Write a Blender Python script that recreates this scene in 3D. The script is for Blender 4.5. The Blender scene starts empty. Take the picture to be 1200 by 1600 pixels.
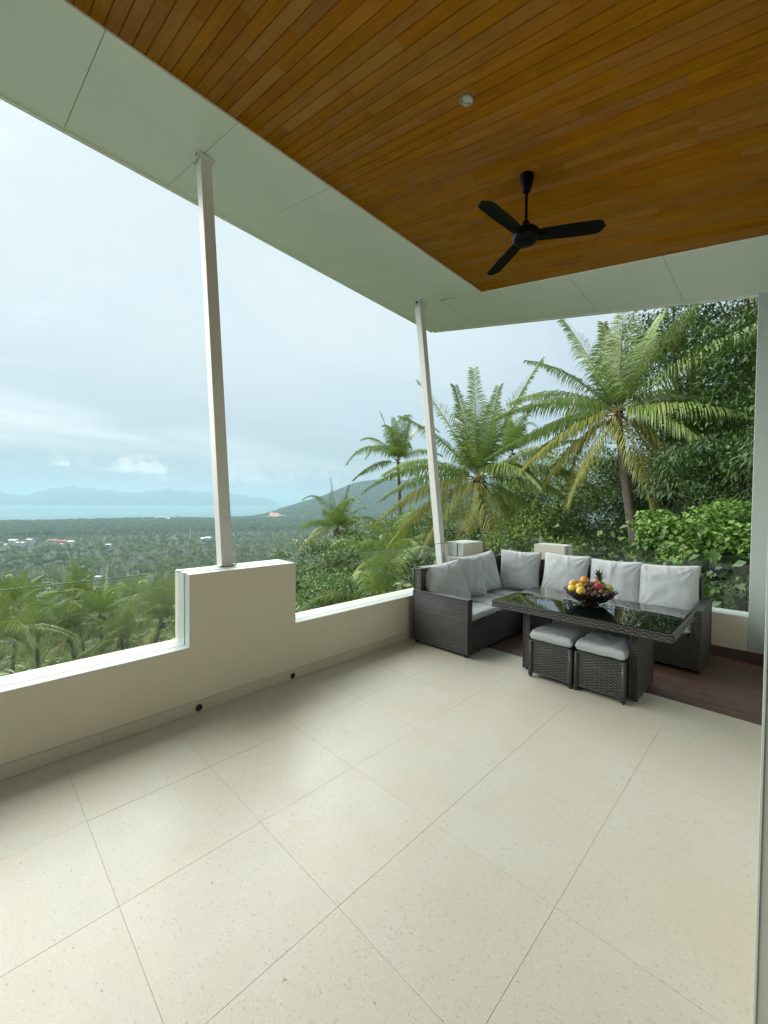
import bpy, bmesh, math, random
import numpy as np
from mathutils import Vector, Matrix

random.seed(7)
RNG = np.random.default_rng(11)
SC = bpy.context.scene
COL = SC.collection
R = math.radians

# ------------------------------------------------------------------ camera
EYE = np.array([0.0, 0.0, 1.60])
FPX, YAW, PITCH, ROLL = 645.28, R(44.574), R(1.361), R(0.556)
cF = np.array([math.cos(YAW)*math.cos(PITCH), math.sin(YAW)*math.cos(PITCH), -math.sin(PITCH)])
_R0 = np.array([math.sin(YAW), -math.cos(YAW), 0.0])
_D0 = np.cross(cF, _R0)
cR = math.cos(ROLL)*_R0 - math.sin(ROLL)*_D0
cD = math.sin(ROLL)*_R0 + math.cos(ROLL)*_D0
cam_d = bpy.data.cameras.new('camera')
cam_d.sensor_fit = 'VERTICAL'
cam_d.sensor_height = 24.0
cam_d.lens = FPX/1600*24.0
cam_d.clip_start = 0.05
cam_d.clip_end = 90000
cam = bpy.data.objects.new('camera', cam_d)
COL.objects.link(cam)
m = Matrix.Identity(4)
for i in range(3):
    m[i][0] = cR[i]; m[i][1] = -cD[i]; m[i][2] = -cF[i]; m[i][3] = EYE[i]
cam.matrix_world = m
SC.camera = cam

# ------------------------------------------------------------------ light
SUN_EL, SUN_AZ = R(35), R(101)          # azimuth counted from +x towards +y
EXPOSURE = 2.72
SC.view_settings.view_transform = 'Standard'
SC.view_settings.look = 'None'
SC.view_settings.gamma = 1.0
SC.view_settings.use_curve_mapping = False
SC.view_settings.exposure = EXPOSURE
SC.cycles.use_denoising = True
SC.cycles.max_bounces = 10
SC.cycles.diffuse_bounces = 6
SC.cycles.glossy_bounces = 4
SC.cycles.transparent_max_bounces = 12
SC.cycles.transmission_bounces = 4
SC.cycles.volume_bounces = 1
SC.cycles.caustics_reflective = False
SC.cycles.caustics_refractive = False
SC.cycles.sample_clamp_indirect = 6.0

sun_d = bpy.data.lights.new('sun', 'SUN')
sun_d.energy = 1.5
sun_d.angle = R(92)
sun_d.color = (1.0, 0.98, 0.93)
sun = bpy.data.objects.new('sun', sun_d)
COL.objects.link(sun)
sdir = Vector((math.cos(SUN_EL)*math.cos(SUN_AZ), math.cos(SUN_EL)*math.sin(SUN_AZ), math.sin(SUN_EL)))
sun.rotation_euler = sdir.to_track_quat('Z', 'Y').to_euler()

world = bpy.data.worlds.new('World')
SC.world = world
world.use_nodes = True


class NT:
    """small helper round a node tree"""
    def __init__(s, tree):
        s.t = tree
        tree.nodes.clear()

    def n(s, kind, props=None, **inp):
        nd = s.t.nodes.new(kind)
        for k, v in (props or {}).items():
            setattr(nd, k, v)
        for k, v in inp.items():
            key = int(k[1:]) if k[0] == 'i' and k[1:].isdigit() else k.replace('_', ' ')
            s.set(nd, key, v)
        return nd

    def set(s, nd, key, v):
        sock = nd.inputs[key]
        if isinstance(v, bpy.types.NodeSocket):
            s.t.links.new(v, sock)
        elif isinstance(v, bpy.types.Node):
            s.t.links.new(v.outputs[0], sock)
        else:
            if isinstance(v, (tuple, list)) and len(v) == 3 and sock.type == 'RGBA':
                v = (*v, 1)
            sock.default_value = v

    def math(s, op, a, b=0.5, clamp=False):
        return s.n('ShaderNodeMath', {'operation': op, 'use_clamp': clamp}, i0=a, i1=b).outputs[0]

    def mix(s, f, a, b, blend='MIX'):
        nd = s.n('ShaderNodeMix', {'data_type': 'RGBA', 'blend_type': blend})
        s.set(nd, 0, f); s.set(nd, 6, a); s.set(nd, 7, b)
        return nd.outputs[2]

    def ramp(s, f, stops):
        nd = s.n('ShaderNodeValToRGB')
        s.set(nd, 0, f)
        e = nd.color_ramp.elements
        while len(e) < len(stops):
            e.new(0.5)
        for el, (p, c) in zip(e, stops):
            el.position = p
            el.color = (*c, 1) if len(c) == 3 else c
        return nd.outputs[0]

    def noise(s, vec, scale, detail=3, rough=0.5, dist=0.0):
        nd = s.n('ShaderNodeTexNoise', None, Scale=scale, Detail=detail, Roughness=rough, Distortion=dist)
        if vec is not None:
            s.set(nd, 'Vector', vec)
        return nd.outputs[0]

    def mapping(s, vec, loc=(0, 0, 0), rot=(0, 0, 0), scale=(1, 1, 1)):
        nd = s.n('ShaderNodeMapping', None, Location=loc, Rotation=rot, Scale=scale)
        s.set(nd, 'Vector', vec)
        return nd.outputs[0]

    def smooth(s, v, lo, hi):
        nd = s.n('ShaderNodeMapRange', {'interpolation_type': 'SMOOTHSTEP'}, i0=v, i1=lo, i2=hi, i3=0.0, i4=1.0)
        return nd.outputs[0]


w = NT(world.node_tree)
tc = w.n('ShaderNodeTexCoord').outputs['Generated']
sky = w.n('ShaderNodeTexSky', {'sky_type': 'NISHITA', 'sun_disc': False, 'sun_elevation': SUN_EL,
                               'sun_rotation': R(90) - SUN_AZ, 'altitude': 100, 'air_density': 1.0,
                               'dust_density': 2.0, 'ozone_density': 1.0})
skyc = w.mix(1.0, sky.outputs[0], (0.026, 0.026, 0.026), 'MULTIPLY')
sep = w.n('ShaderNodeSeparateXYZ', None, i0=tc)
zz = w.math('MAXIMUM', sep.outputs[2], 0.02)
# thin high overcast: the direction is projected on a flat cloud deck
den = w.math('ADD', zz, 0.16)
dk = w.n('ShaderNodeCombineXYZ', None, i0=w.math('DIVIDE', sep.outputs[0], den), i1=w.math('DIVIDE', sep.outputs[1], den), i2=0.0).outputs[0]
n1 = w.noise(w.mapping(dk, rot=(0, 0, R(35)), scale=(0.9, 1.5, 1)), 0.9, 7, 0.58, 0.9)
n2 = w.noise(w.mapping(dk, loc=(7.3, 2.1, 0), rot=(0, 0, R(20)), scale=(0.7, 1.5, 1)), 0.34, 3, 0.5, 0.3)
cover = w.math('ADD', w.math('MULTIPLY', n1, 0.5), w.math('MULTIPLY', n2, 0.75))
cm = w.smooth(cover, 0.40, 0.72)
cm = w.math('ADD', w.math('MULTIPLY', cm, 0.34), 0.65)
hz = w.smooth(sep.outputs[2], -0.02, 0.40)
cloud_c = w.mix(hz, (0.072, 0.095, 0.104), (0.122, 0.140, 0.146))
cloud_c = w.mix(w.smooth(n1, 0.35, 0.7), w.mix(1.0, cloud_c, (0.965, 0.978, 0.988), 'MULTIPLY'), cloud_c)
colr = w.mix(cm, skyc, cloud_c)
# low fair-weather cumulus puffs above the sea
az = w.math('ARCTAN2', sep.outputs[1], sep.outputs[0])
el = w.math('ARCSINE', sep.outputs[2])
pc = w.n('ShaderNodeCombineXYZ', None, i0=az, i1=w.math('MULTIPLY', el, 1.0), i2=0.0).outputs[0]
pn = w.noise(pc, 46.0, 6, 0.62)
pn2 = w.noise(w.mapping(pc, loc=(0.31, 0, 0)), 8.5, 2, 0.5)
band = w.math('MULTIPLY', w.smooth(el, 0.030, 0.046), w.math('SUBTRACT', 1.0, w.smooth(el, 0.060, 0.100)))
puff = w.math('MULTIPLY', w.smooth(w.math('ADD', w.math('MULTIPLY', pn, 0.55), w.math('MULTIPLY', pn2, 0.62)), 0.56, 0.68), band)


def cumulus(az0, el0, wa, we):
    da = w.math('DIVIDE', w.math('SUBTRACT', az, az0), wa)
    de = w.math('DIVIDE', w.math('SUBTRACT', el, el0), we)
    # flat base, heaped top
    de = w.math('MAXIMUM', de, w.math('MULTIPLY', de, -2.2))
    dd = w.math('SQRT', w.math('ADD', w.math('MULTIPLY', da, da), w.math('MULTIPLY', de, de)))
    return w.smooth(w.math('ADD', w.math('SUBTRACT', 1.0, dd), w.math('MULTIPLY', w.math('SUBTRACT', pn, 0.5), 2.6)), 0.15, 0.75)


c1 = cumulus(1.312, 0.064, 0.085, 0.036)
c2 = cumulus(1.440, 0.066, 0.026, 0.010)
puff = w.math('MAXIMUM', w.math('MULTIPLY', puff, 0.6), w.math('MAXIMUM', c1, c2))
colr = w.mix(w.math('MULTIPLY', puff, 0.75), colr, (0.178, 0.186, 0.188))
bg = w.n('ShaderNodeBackground', None, Color=colr, Strength=1.0)
out = w.n('ShaderNodeOutputWorld', None, Surface=bg.outputs[0])


# ------------------------------------------------------------------ helpers
def ray(u, v):
    return cF + cR*((u-600)/FPX) + cD*((v-800)/FPX)


def at(u, v, r):
    """point seen at photo pixel (u, v), r metres away over the ground"""
    d = ray(u, v)
    return EYE + d*(r/math.hypot(d[0], d[1]))


def tag(o, label=None, cat=None, group=None, kind=None):
    if label: o['label'] = label
    if cat: o['category'] = cat
    if group: o['group'] = group
    if kind: o['kind'] = kind
    return o


def empty(name, loc=(0, 0, 0), rz=0.0):
    o = bpy.data.objects.new(name, None)
    o.empty_display_size = 0.1
    o.location = loc
    o.rotation_euler = (0, 0, rz)
    COL.objects.link(o)
    return o


def mesh_obj(name, me, parent=None):
    o = bpy.data.objects.new(name, me)
    COL.objects.link(o)
    if parent is not None:
        o.parent = parent
    return o


def np_mesh(name, V, F, mats, smooth=False, tint=None, midx=None):
    """V (n,3); F list of (k,4)/(k,3) int arrays"""
    me = bpy.data.meshes.new(name)
    V = np.asarray(V, np.float32)
    if not isinstance(F, (list, tuple)):
        F = [F]
    F = [np.asarray(f, np.int32) for f in F if len(f)]
    nl = sum(f.size for f in F)
    npoly = sum(len(f) for f in F)
    me.vertices.add(len(V))
    me.vertices.foreach_set('co', V.ravel())
    me.loops.add(nl)
    me.polygons.add(npoly)
    me.loops.foreach_set('vertex_index', np.concatenate([f.ravel() for f in F]))
    tot = np.concatenate([np.full(len(f), f.shape[1], np.int32) for f in F])
    st = np.concatenate([[0], np.cumsum(tot)[:-1]]).astype(np.int32)
    me.polygons.foreach_set('loop_start', st)
    me.polygons.foreach_set('loop_total', tot)
    if not isinstance(mats, (list, tuple)):
        mats = [mats]
    for mt in mats:
        me.materials.append(mt)
    if midx is not None:
        me.polygons.foreach_set('material_index', np.asarray(midx, np.int32))
    if smooth:
        me.polygons.foreach_set('use_smooth', np.ones(npoly, bool))
    if tint is not None:
        a = me.attributes.new('tint', 'FLOAT', 'POINT')
        a.data.foreach_set('value', np.asarray(tint, np.float32))
    me.update(calc_edges=True)
    return me


class MB:
    """collects boxes, tubes and lathes; build() makes ONE mesh object"""
    def __init__(s):
        s.v = []; s.f = []

    def hexa(s, p):
        b = len(s.v)
        s.v += [tuple(q) for q in p]
        s.f += [tuple(b+i for i in q) for q in ((0, 3, 2, 1), (4, 5, 6, 7), (0, 1, 5, 4), (1, 2, 6, 5), (2, 3, 7, 6), (3, 0, 4, 7))]
        return s

    def box(s, x0, x1, y0, y1, z0, z1):
        return s.hexa([(x0, y0, z0), (x1, y0, z0), (x1, y1, z0), (x0, y1, z0), (x0, y0, z1), (x1, y0, z1), (x1, y1, z1), (x0, y1, z1)])

    def tube(s, pts, rad, seg=8, cap=True):
        pts = [Vector(p) for p in pts]
        if not hasattr(rad, '__len__'):
            rad = [rad]*len(pts)
        b = len(s.v)
        ref = Vector((0.31, 0.17, 0.93)).normalized()
        for i, p in enumerate(pts):
            d = (pts[min(i+1, len(pts)-1)] - pts[max(i-1, 0)]).normalized()
            if abs(d.dot(ref)) > 0.95:
                ref = Vector((1, 0, 0))
            a = d.cross(ref).normalized(); c = d.cross(a)
            for k in range(seg):
                t = 2*math.pi*k/seg
                s.v.append(tuple(p + (a*math.cos(t)+c*math.sin(t))*rad[i]))
        for i in range(len(pts)-1):
            for k in range(seg):
                k2 = (k+1) % seg
                s.f.append((b+i*seg+k, b+i*seg+k2, b+(i+1)*seg+k2, b+(i+1)*seg+k))
        if cap:
            s.f.append(tuple(b+k for k in range(seg))[::-1])
            e = b+(len(pts)-1)*seg
            s.f.append(tuple(e+k for k in range(seg)))
        return s

    def lathe(s, prof, seg=24, c=(0, 0, 0)):
        b = len(s.v)
        for r, z in prof:
            for k in range(seg):
                t = 2*math.pi*k/seg
                s.v.append((c[0]+r*math.cos(t), c[1]+r*math.sin(t), c[2]+z))
        for i in range(len(prof)-1):
            for k in range(seg):
                k2 = (k+1) % seg
                s.f.append((b+i*seg+k, b+i*seg+k2, b+(i+1)*seg+k2, b+(i+1)*seg+k))
        return s

    def mesh(s, name, mat, bevel=0.0, bseg=1, smooth=False):
        me = bpy.data.meshes.new(name)
        me.from_pydata(s.v, [], s.f)
        me.materials.append(mat)
        bm = bmesh.new(); bm.from_mesh(me)
        bmesh.ops.recalc_face_normals(bm, faces=bm.faces)
        if bevel:
            bmesh.ops.bevel(bm, geom=[e for e in bm.edges if len(e.link_faces) == 2 and e.calc_face_angle(0) > 0.5],
                            offset=bevel, segments=bseg, affect='EDGES', profile=0.5, clamp_overlap=True)
        if smooth:
            for f in bm.faces:
                f.smooth = True
        bm.to_mesh(me); bm.free()
        if smooth:
            try:
                me.set_sharp_from_angle(angle=R(40))
            except Exception:
                pass
        return me

    def build(s, name, mat, parent=None, **k):
        return mesh_obj(name, s.mesh(name, mat, **k), parent)


# ------------------------------------------------------------------ materials
def material(name):
    mt = bpy.data.materials.new(name)
    mt.use_nodes = True
    nt = NT(mt.node_tree)
    return mt, nt


def finish(nt, bsdf):
    nt.n('ShaderNodeOutputMaterial', None, Surface=bsdf.outputs[0])


def bump(nt, h, strength=0.3, dist=0.01):
    return nt.n('ShaderNodeBump', None, Strength=strength, Distance=dist, Height=h).outputs[0]


def geo_pos(nt):
    return nt.n('ShaderNodeNewGeometry').outputs['Position']


def obj_co(nt, jitter=True):
    t = nt.n('ShaderNodeTexCoord').outputs['Object']
    if jitter:
        oi = nt.n('ShaderNodeObjectInfo').outputs['Random']
        off = nt.n('ShaderNodeCombineXYZ', None, i0=nt.math('MULTIPLY', oi, 37.0), i1=nt.math('MULTIPLY', oi, 91.0), i2=nt.math('MULTIPLY', oi, 53.0)).outputs[0]
        return nt.n('ShaderNodeVectorMath', {'operation': 'ADD'}, i0=t, i1=off).outputs[0]
    return t


def rnd(nt):
    return nt.n('ShaderNodeObjectInfo').outputs['Random']


def mat_paint(name, col, rough=0.55, var=0.05, grain=140.0, bs=0.12, stain=0.0):
    mt, nt = material(name)
    p = geo_pos(nt)
    a = nt.noise(p, 1.3, 4, 0.6)
    b = nt.noise(p, 9.0, 3, 0.6)
    f = nt.math('ADD', nt.math('MULTIPLY', a, 0.7), nt.math('MULTIPLY', b, 0.3))
    c = nt.mix(nt.smooth(f, 0.3, 0.7), tuple(x*(1-var) for x in col), tuple(min(1, x*(1+var)) for x in col))
    if stain:
        s1 = nt.smooth(nt.noise(nt.mapping(p, scale=(3, 3, 0.5)), 2.2, 5, 0.65), 0.58, 0.80)
        c = nt.mix(nt.math('MULTIPLY', s1, stain), c, (col[0]*0.72, col[1]*0.69, col[2]*0.58))
    bs_ = nt.n('ShaderNodeBsdfPrincipled', None, Base_Color=c, Roughness=rough)
    nt.set(bs_, 'Normal', bump(nt, nt.noise(p, grain, 3, 0.6), bs, 0.002))
    finish(nt, bs_)
    return mt


def mat_stone():
    mt, nt = material('limestone')
    p = geo_pos(nt)
    r = rnd(nt)
    off = nt.n('ShaderNodeCombineXYZ', None, i0=nt.math('MULTIPLY', r, 31.0), i1=nt.math('MULTIPLY', r, 17.0), i2=r).outputs[0]
    q = nt.n('ShaderNodeVectorMath', {'operation': 'ADD'}, i0=p, i1=off).outputs[0]
    cl = nt.smooth(nt.noise(q, 2.6, 5, 0.6, 0.4), 0.32, 0.68)
    c = nt.mix(cl, (0.540, 0.528, 0.428), (0.560, 0.555, 0.482))
    c = nt.mix(nt.math('MULTIPLY', r, 0.25), c, (0.52, 0.52, 0.44))
    cc = nt.smooth(nt.noise(q, 42.0, 3, 0.65, 0.2), 0.35, 0.72)
    c = nt.mix(nt.math('MULTIPLY', cc, 0.40), c, (0.52, 0.505, 0.44))
    # shell fragments: short flecks lying all one way
    for sc, th, am, dk, an in ((120.0, 0.64, 0.55, (0.36, 0.345, 0.285), 62), (190.0, 0.63, 0.5, (0.38, 0.365, 0.31), 38), (78.0, 0.715, 0.75, (0.24, 0.22, 0.17), 52), (150.0, 0.66, 0.45, (0.72, 0.70, 0.62), 50)):
        fl = nt.noise(nt.mapping(q, rot=(0, 0, R(an)), scale=(1.0, 0.55, 1.0)), sc, 1.5, 0.5)
        c = nt.mix(nt.math('MULTIPLY', nt.smooth(fl, th, th+0.06), am), c, dk)
    st = nt.smooth(nt.noise(p, 0.85, 4, 0.6, 0.8), 0.46, 0.72)
    c = nt.mix(nt.math('MULTIPLY', st, 0.36), c, (0.54, 0.485, 0.345))
    s2 = nt.smooth(nt.noise(nt.mapping(p, loc=(4, 9, 0)), 3.1, 5, 0.65, 1.4), 0.56, 0.70)
    c = nt.mix(nt.math('MULTIPLY', s2, 0.22), c, (0.45, 0.435, 0.38))
    rg = nt.math('ADD', nt.math('MULTIPLY', nt.noise(q, 7.0, 4, 0.6), 0.22), 0.27)
    bs = nt.n('ShaderNodeBsdfPrincipled', None, Base_Color=c, Roughness=rg)
    nt.set(bs, 'Normal', bump(nt, nt.noise(q, 60.0, 3, 0.6), 0.10, 0.0015))
    finish(nt, bs)
    return mt


def mat_wood(name, dark, mid, light, rough, along=1, bstr=0.25, vr=0.30, spec=0.5):
    """grain runs along local axis `along`"""
    mt, nt = material(name)
    q = obj_co(nt)
    sc = [14.0, 14.0, 14.0]; sc[along] = 0.9
    g = nt.noise(nt.mapping(q, scale=tuple(sc)), 2.0, 6, 0.62, 0.6)
    sc2 = [90.0, 90.0, 90.0]; sc2[along] = 2.2
    g2 = nt.noise(nt.mapping(q, scale=tuple(sc2)), 1.4, 4, 0.6)
    blot = nt.noise(q, 2.4, 3, 0.6)
    f = nt.math('ADD', nt.math('MULTIPLY', g, 0.7), nt.math('MULTIPLY', g2, 0.35))
    f = nt.math('ADD', f, nt.math('MULTIPLY', nt.math('SUBTRACT', blot, 0.5), 0.5))
    c = nt.ramp(f, [(0.30, dark), (0.52, mid), (0.74, light)])
    r = rnd(nt)
    hs = nt.n('ShaderNodeHueSaturation', None, Hue=nt.math('ADD', nt.math('MULTIPLY', nt.math('FRACT', nt.math('MULTIPLY', r, 7.31)), 0.008), 0.496),
              Saturation=nt.math('ADD', nt.math('MULTIPLY', nt.math('FRACT', nt.math('MULTIPLY', r, 13.7)), 0.14), 0.93),
              Value=nt.math('ADD', nt.math('MULTIPLY', r, vr), 1.0-vr*0.5), Color=c)
    bs = nt.n('ShaderNodeBsdfPrincipled', None, Base_Color=hs.outputs[0],
              Roughness=nt.math('ADD', nt.math('MULTIPLY', g, 0.2), rough))
    bs.inputs['Specular IOR Level'].default_value = spec
    nt.set(bs, 'Normal', bump(nt, nt.math('ADD', g2, g), bstr, 0.0012))
    finish(nt, bs)
    return mt


def mat_simple(name, col, rough=0.5, metal=0.0, var=0.15, scale=20.0, bstr=0.0, coat=0.0, spec=0.5):
    mt, nt = material(name)
    q = obj_co(nt)
    n_ = nt.noise(q, scale, 4, 0.6)
    c = nt.mix(n_, tuple(x*(1-var) for x in col), tuple(min(1, x*(1+var)) for x in col))
    bs = nt.n('ShaderNodeBsdfPrincipled', None, Base_Color=c, Roughness=rough, Metallic=metal)
    bs.inputs['Coat Weight'].default_value = coat
    bs.inputs['Specular IOR Level'].default_value = spec
    if bstr:
        nt.set(bs, 'Normal', bump(nt, n_, bstr, 0.004))
    finish(nt, bs)
    return mt


def mat_wicker():
    mt, nt = material('wicker')
    p = geo_pos(nt)
    tint = nt.n('ShaderNodeAttribute', {'attribute_name': 'tint'}).outputs['Fac']
    c = nt.mix(tint, (0.005, 0.005, 0.005), (0.075, 0.073, 0.067))
    st = nt.noise(nt.mapping(p, scale=(30, 30, 260)), 1.0, 2, 0.5)
    c = nt.mix(nt.math('MULTIPLY', st, 0.45), c, (0.085, 0.083, 0.078))
    bs = nt.n('ShaderNodeBsdfPrincipled', None, Base_Color=c, Roughness=0.38)
    nt.set(bs, 'Normal', bump(nt, st, 0.25, 0.001))
    finish(nt, bs)
    return mt


def mat_fabric(name, col):
    mt, nt = material(name)
    q = obj_co(nt)
    wv = nt.noise(nt.mapping(q, scale=(1, 1, 1)), 420.0, 1, 0.5)
    big = nt.noise(q, 5.0, 4, 0.6)
    c = nt.mix(nt.smooth(big, 0.3, 0.7), tuple(x*0.93 for x in col), tuple(x*1.05 for x in col))
    bs = nt.n('ShaderNodeBsdfPrincipled', None, Base_Color=c, Roughness=0.62)
    bs.inputs['Sheen Weight'].default_value = 0.25
    cr = nt.noise(q, 9.0, 5, 0.55, 1.6)
    crease = nt.math('ABSOLUTE', nt.math('SUBTRACT', cr, 0.5))
    cr2 = nt.noise(nt.mapping(q, loc=(3, 1, 2)), 4.0, 3, 0.5, 1.2)
    crease2 = nt.math('ABSOLUTE', nt.math('SUBTRACT', cr2, 0.5))
    h = nt.math('ADD', nt.math('MULTIPLY', nt.smooth(crease, 0.0, 0.10), 0.55), nt.math('MULTIPLY', nt.smooth(crease2, 0.0, 0.07), 0.8))
    n1_ = bump(nt, h, 0.16, 0.006)
    b2 = nt.n('ShaderNodeBump', None, Strength=0.12, Distance=0.001, Height=wv, Normal=n1_)
    nt.set(bs, 'Normal', b2.outputs[0])
    finish(nt, bs)
    return mt


def mat_leaf(name, dark, light, trans=0.35, rough=0.42, yellow=None, rand=0.4):
    mt, nt = material(name)
    tint = nt.n('ShaderNodeAttribute', {'attribute_name': 'tint'}).outputs['Fac']
    r = rnd(nt)
    f = nt.math('ADD', nt.math('MULTIPLY', tint, 1.0-rand), nt.math('MULTIPLY', r, rand))
    c = nt.mix(f, dark, light)
    if yellow:
        c = nt.mix(nt.smooth(tint, 0.90, 1.0), c, yellow)
    bs = nt.n('ShaderNodeBsdfPrincipled', None, Base_Color=c, Roughness=rough)
    bs.inputs['Specular IOR Level'].default_value = 0.28
    tr = nt.n('ShaderNodeBsdfTranslucent', None, Color=nt.mix(0.5, c, tuple(min(1, x*1.6) for x in light)))
    mx = nt.n('ShaderNodeMixShader', None, i0=trans, i1=bs.outputs[0], i2=tr.outputs[0])
    finish(nt, mx)
    return mt


def mat_glass(name, tint, refl=1.0):
    mt, nt = material(name)
    ge = nt.n('ShaderNodeNewGeometry')
    dt = nt.n('ShaderNodeVectorMath', {'operation': 'DOT_PRODUCT'}, i0=ge.outputs['Normal'], i1=ge.outputs['Incoming']).outputs['Value']
    one = nt.math('SUBTRACT', 1.0, nt.math('ABSOLUTE', dt), True)
    fr = nt.math('ADD', nt.math('MULTIPLY', nt.math('POWER', one, 5.0), 0.96), 0.038)
    tr = nt.n('ShaderNodeBsdfTransparent', None, Color=tint)
    gl = nt.n('ShaderNodeBsdfGlossy', None, Color=(0.9, 0.95, 0.93), Roughness=0.01)
    mx = nt.n('ShaderNodeMixShader', None, i0=nt.math('MULTIPLY', fr, refl), i1=tr.outputs[0], i2=gl.outputs[0])
    finish(nt, mx)
    return mt


M = {}
M['stone'] = mat_stone()
M['grout'] = mat_simple('grout', (0.53, 0.50, 0.39), 0.9)
M['paint'] = mat_paint('painted_wall', (0.66, 0.625, 0.50), 0.6, 0.03, stain=0.10)
M['house'] = mat_paint('house_plaster_grey', (0.40, 0.405, 0.36), 0.65, 0.05, 90.0, 0.25)
M['coping'] = mat_paint('painted_coping', (0.45, 0.51, 0.48), 0.5, 0.03)
M['soffit'] = mat_paint('painted_soffit', (0.87, 0.915, 0.855), 0.55, 0.025, 420.0, 0.2)
M['post'] = mat_paint('painted_steel', (0.68, 0.69, 0.65), 0.42, 0.03, 60.0, 0.06, stain=0.12)
M['joint'] = mat_simple('joint_shadow', (0.10, 0.10, 0.085), 0.9)
M['teak'] = mat_wood('ceiling_wood', (0.270, 0.100, 0.006), (0.375, 0.146, 0.009), (0.440, 0.185, 0.014), 0.60, vr=0.16, spec=0.15)
M['underlay'] = mat_simple('dark_batten', (0.05, 0.022, 0.008), 0.9)
M['merbau'] = mat_wood('dark_floor_wood', (0.042, 0.021, 0.014), (0.085, 0.046, 0.031), (0.13, 0.078, 0.055), 0.34)
M['wicker'] = mat_wicker()
M['fabric'] = mat_fabric('grey_cushion_cloth', (0.445, 0.482, 0.500))
M['zip'] = mat_simple('cushion_piping', (0.42, 0.44, 0.445), 0.6)
M['black'] = mat_simple('black_paint', (0.0025, 0.0026, 0.0026), 0.5, spec=0.12)
M['rubber'] = mat_simple('black_rubber', (0.012, 0.012, 0.012), 0.6)
M['steel'] = mat_simple('brushed_steel', (0.45, 0.45, 0.43), 0.35, 0.9)
M['lens'] = mat_simple('lamp_glass', (0.62, 0.62, 0.58), 0.25)
M['pane'] = mat_glass('clear_glass', (0.985, 0.996, 0.990))
M['pane_edge'] = mat_simple('glass_edge', (0.035, 0.08, 0.062), 0.5, spec=0.1)
mt_, nt_ = material('table_glass')
b_ = nt_.n('ShaderNodeBsdfPrincipled', None, Base_Color=(0.004, 0.005, 0.005), Roughness=0.015)
b_.inputs['IOR'].default_value = 1.75
nt_.set(b_, 'Normal', bump(nt_, nt_.noise(geo_pos(nt_), 6.0, 2, 0.5), 0.03, 0.004))
finish(nt_, b_)
M['tglass'] = mt_
M['palm'] = mat_leaf('palm_leaf', (0.030, 0.078, 0.008), (0.270, 0.375, 0.080), 0.16, 0.36, (0.30, 0.28, 0.08))
M['palm_old'] = mat_leaf('palm_leaf_old', (0.10, 0.135, 0.018), (0.38, 0.375, 0.09), 0.18, 0.45, (0.36, 0.30, 0.10))
M['rachis'] = mat_simple('frond_stalk', (0.20, 0.20, 0.065), 0.5)
M['rachis_y'] = mat_simple('frond_stalk_yellow', (0.46, 0.37, 0.07), 0.5)
M['bark'] = mat_simple('palm_bark', (0.13, 0.105, 0.08), 0.9, 0, 0.5, 9.0, 0.9)
M['fibre'] = mat_simple('palm_fibre', (0.10, 0.062, 0.032), 0.95, 0, 0.6, 25.0, 0.8)
M['husk'] = mat_simple('coconut_husk', (0.14, 0.15, 0.045), 0.55)
M['leaf_dark'] = mat_leaf('jungle_leaf', (0.012, 0.038, 0.008), (0.090, 0.170, 0.032), 0.10, 0.40, (0.14, 0.17, 0.04), 0.25)
M['leaf_mid'] = mat_leaf('tree_leaf', (0.026, 0.066, 0.010), (0.165, 0.255, 0.046), 0.14, 0.45, (0.20, 0.23, 0.05), 0.3)
M['leaf_vine'] = mat_leaf('vine_leaf', (0.045, 0.115, 0.018), (0.185, 0.320, 0.058), 0.15, 0.5, (0.20, 0.26, 0.07), 0.2)
M['leaf_far'] = mat_leaf('forest_leaf', (0.014, 0.044, 0.010), (0.150, 0.250, 0.058), 0.15, 0.7, None, 0.55)
M['palm_far'] = mat_leaf('plantation_leaf', (0.020, 0.058, 0.010), (0.270, 0.370, 0.085), 0.08, 0.5, None, 0.55)
M['twig'] = mat_simple('branch_bark', (0.085, 0.070, 0.052), 0.95, 0, 0.4, 8.0, 0.6)

# ------------------------------------------------------------------ terrain
SEA = -93.0


def ground_z(x, y):
    x = np.asarray(x, float); y = np.asarray(y, float)
    r = np.hypot(x, y); a = np.degrees(np.arctan2(y, x))
    k = 0.30 + 0.16*np.clip((a-45)/30, 0, 1)
    s = x*0.26 + y*0.97 - 3.0
    d = np.where(s > 0, 86.0*(1-np.exp(-k*np.clip(s, 0, None)/86.0)), np.clip(0.42*s, -60, 0))
    z = -1.6 - d
    near = np.clip((r-11)/14, 0, 1)
    z = np.minimum(z, -1.5 + near*400)
    # far-off: the plain lies at -85, the headland rises behind it
    up = np.clip((63-a)/19, 0, 1); up = up*up*(3-2*up)
    ridge = 228*up*np.exp(-((r-2750)/620)**2)
    ridge *= 1 + 0.04*np.sin(a*0.45+r*0.002) + 0.02*np.sin(a*0.9+1.0)
    fade = np.clip((r-600)/700, 0, 1)
    z = z + ridge*fade
    coast = np.clip((r-2020-900*np.clip((66-a)/12, 0, 2.2))/260, 0, 1)
    z = z - 14*coast*(z < -60)
    z = z + np.where(r > 30, 1.1*np.sin(x*0.031+1)*np.cos(y*0.027) + 2.2*np.sin(x*0.008)*np.cos(y*0.0066+2), 0)*np.clip((r-30)/80, 0, 1)
    return z


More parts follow.
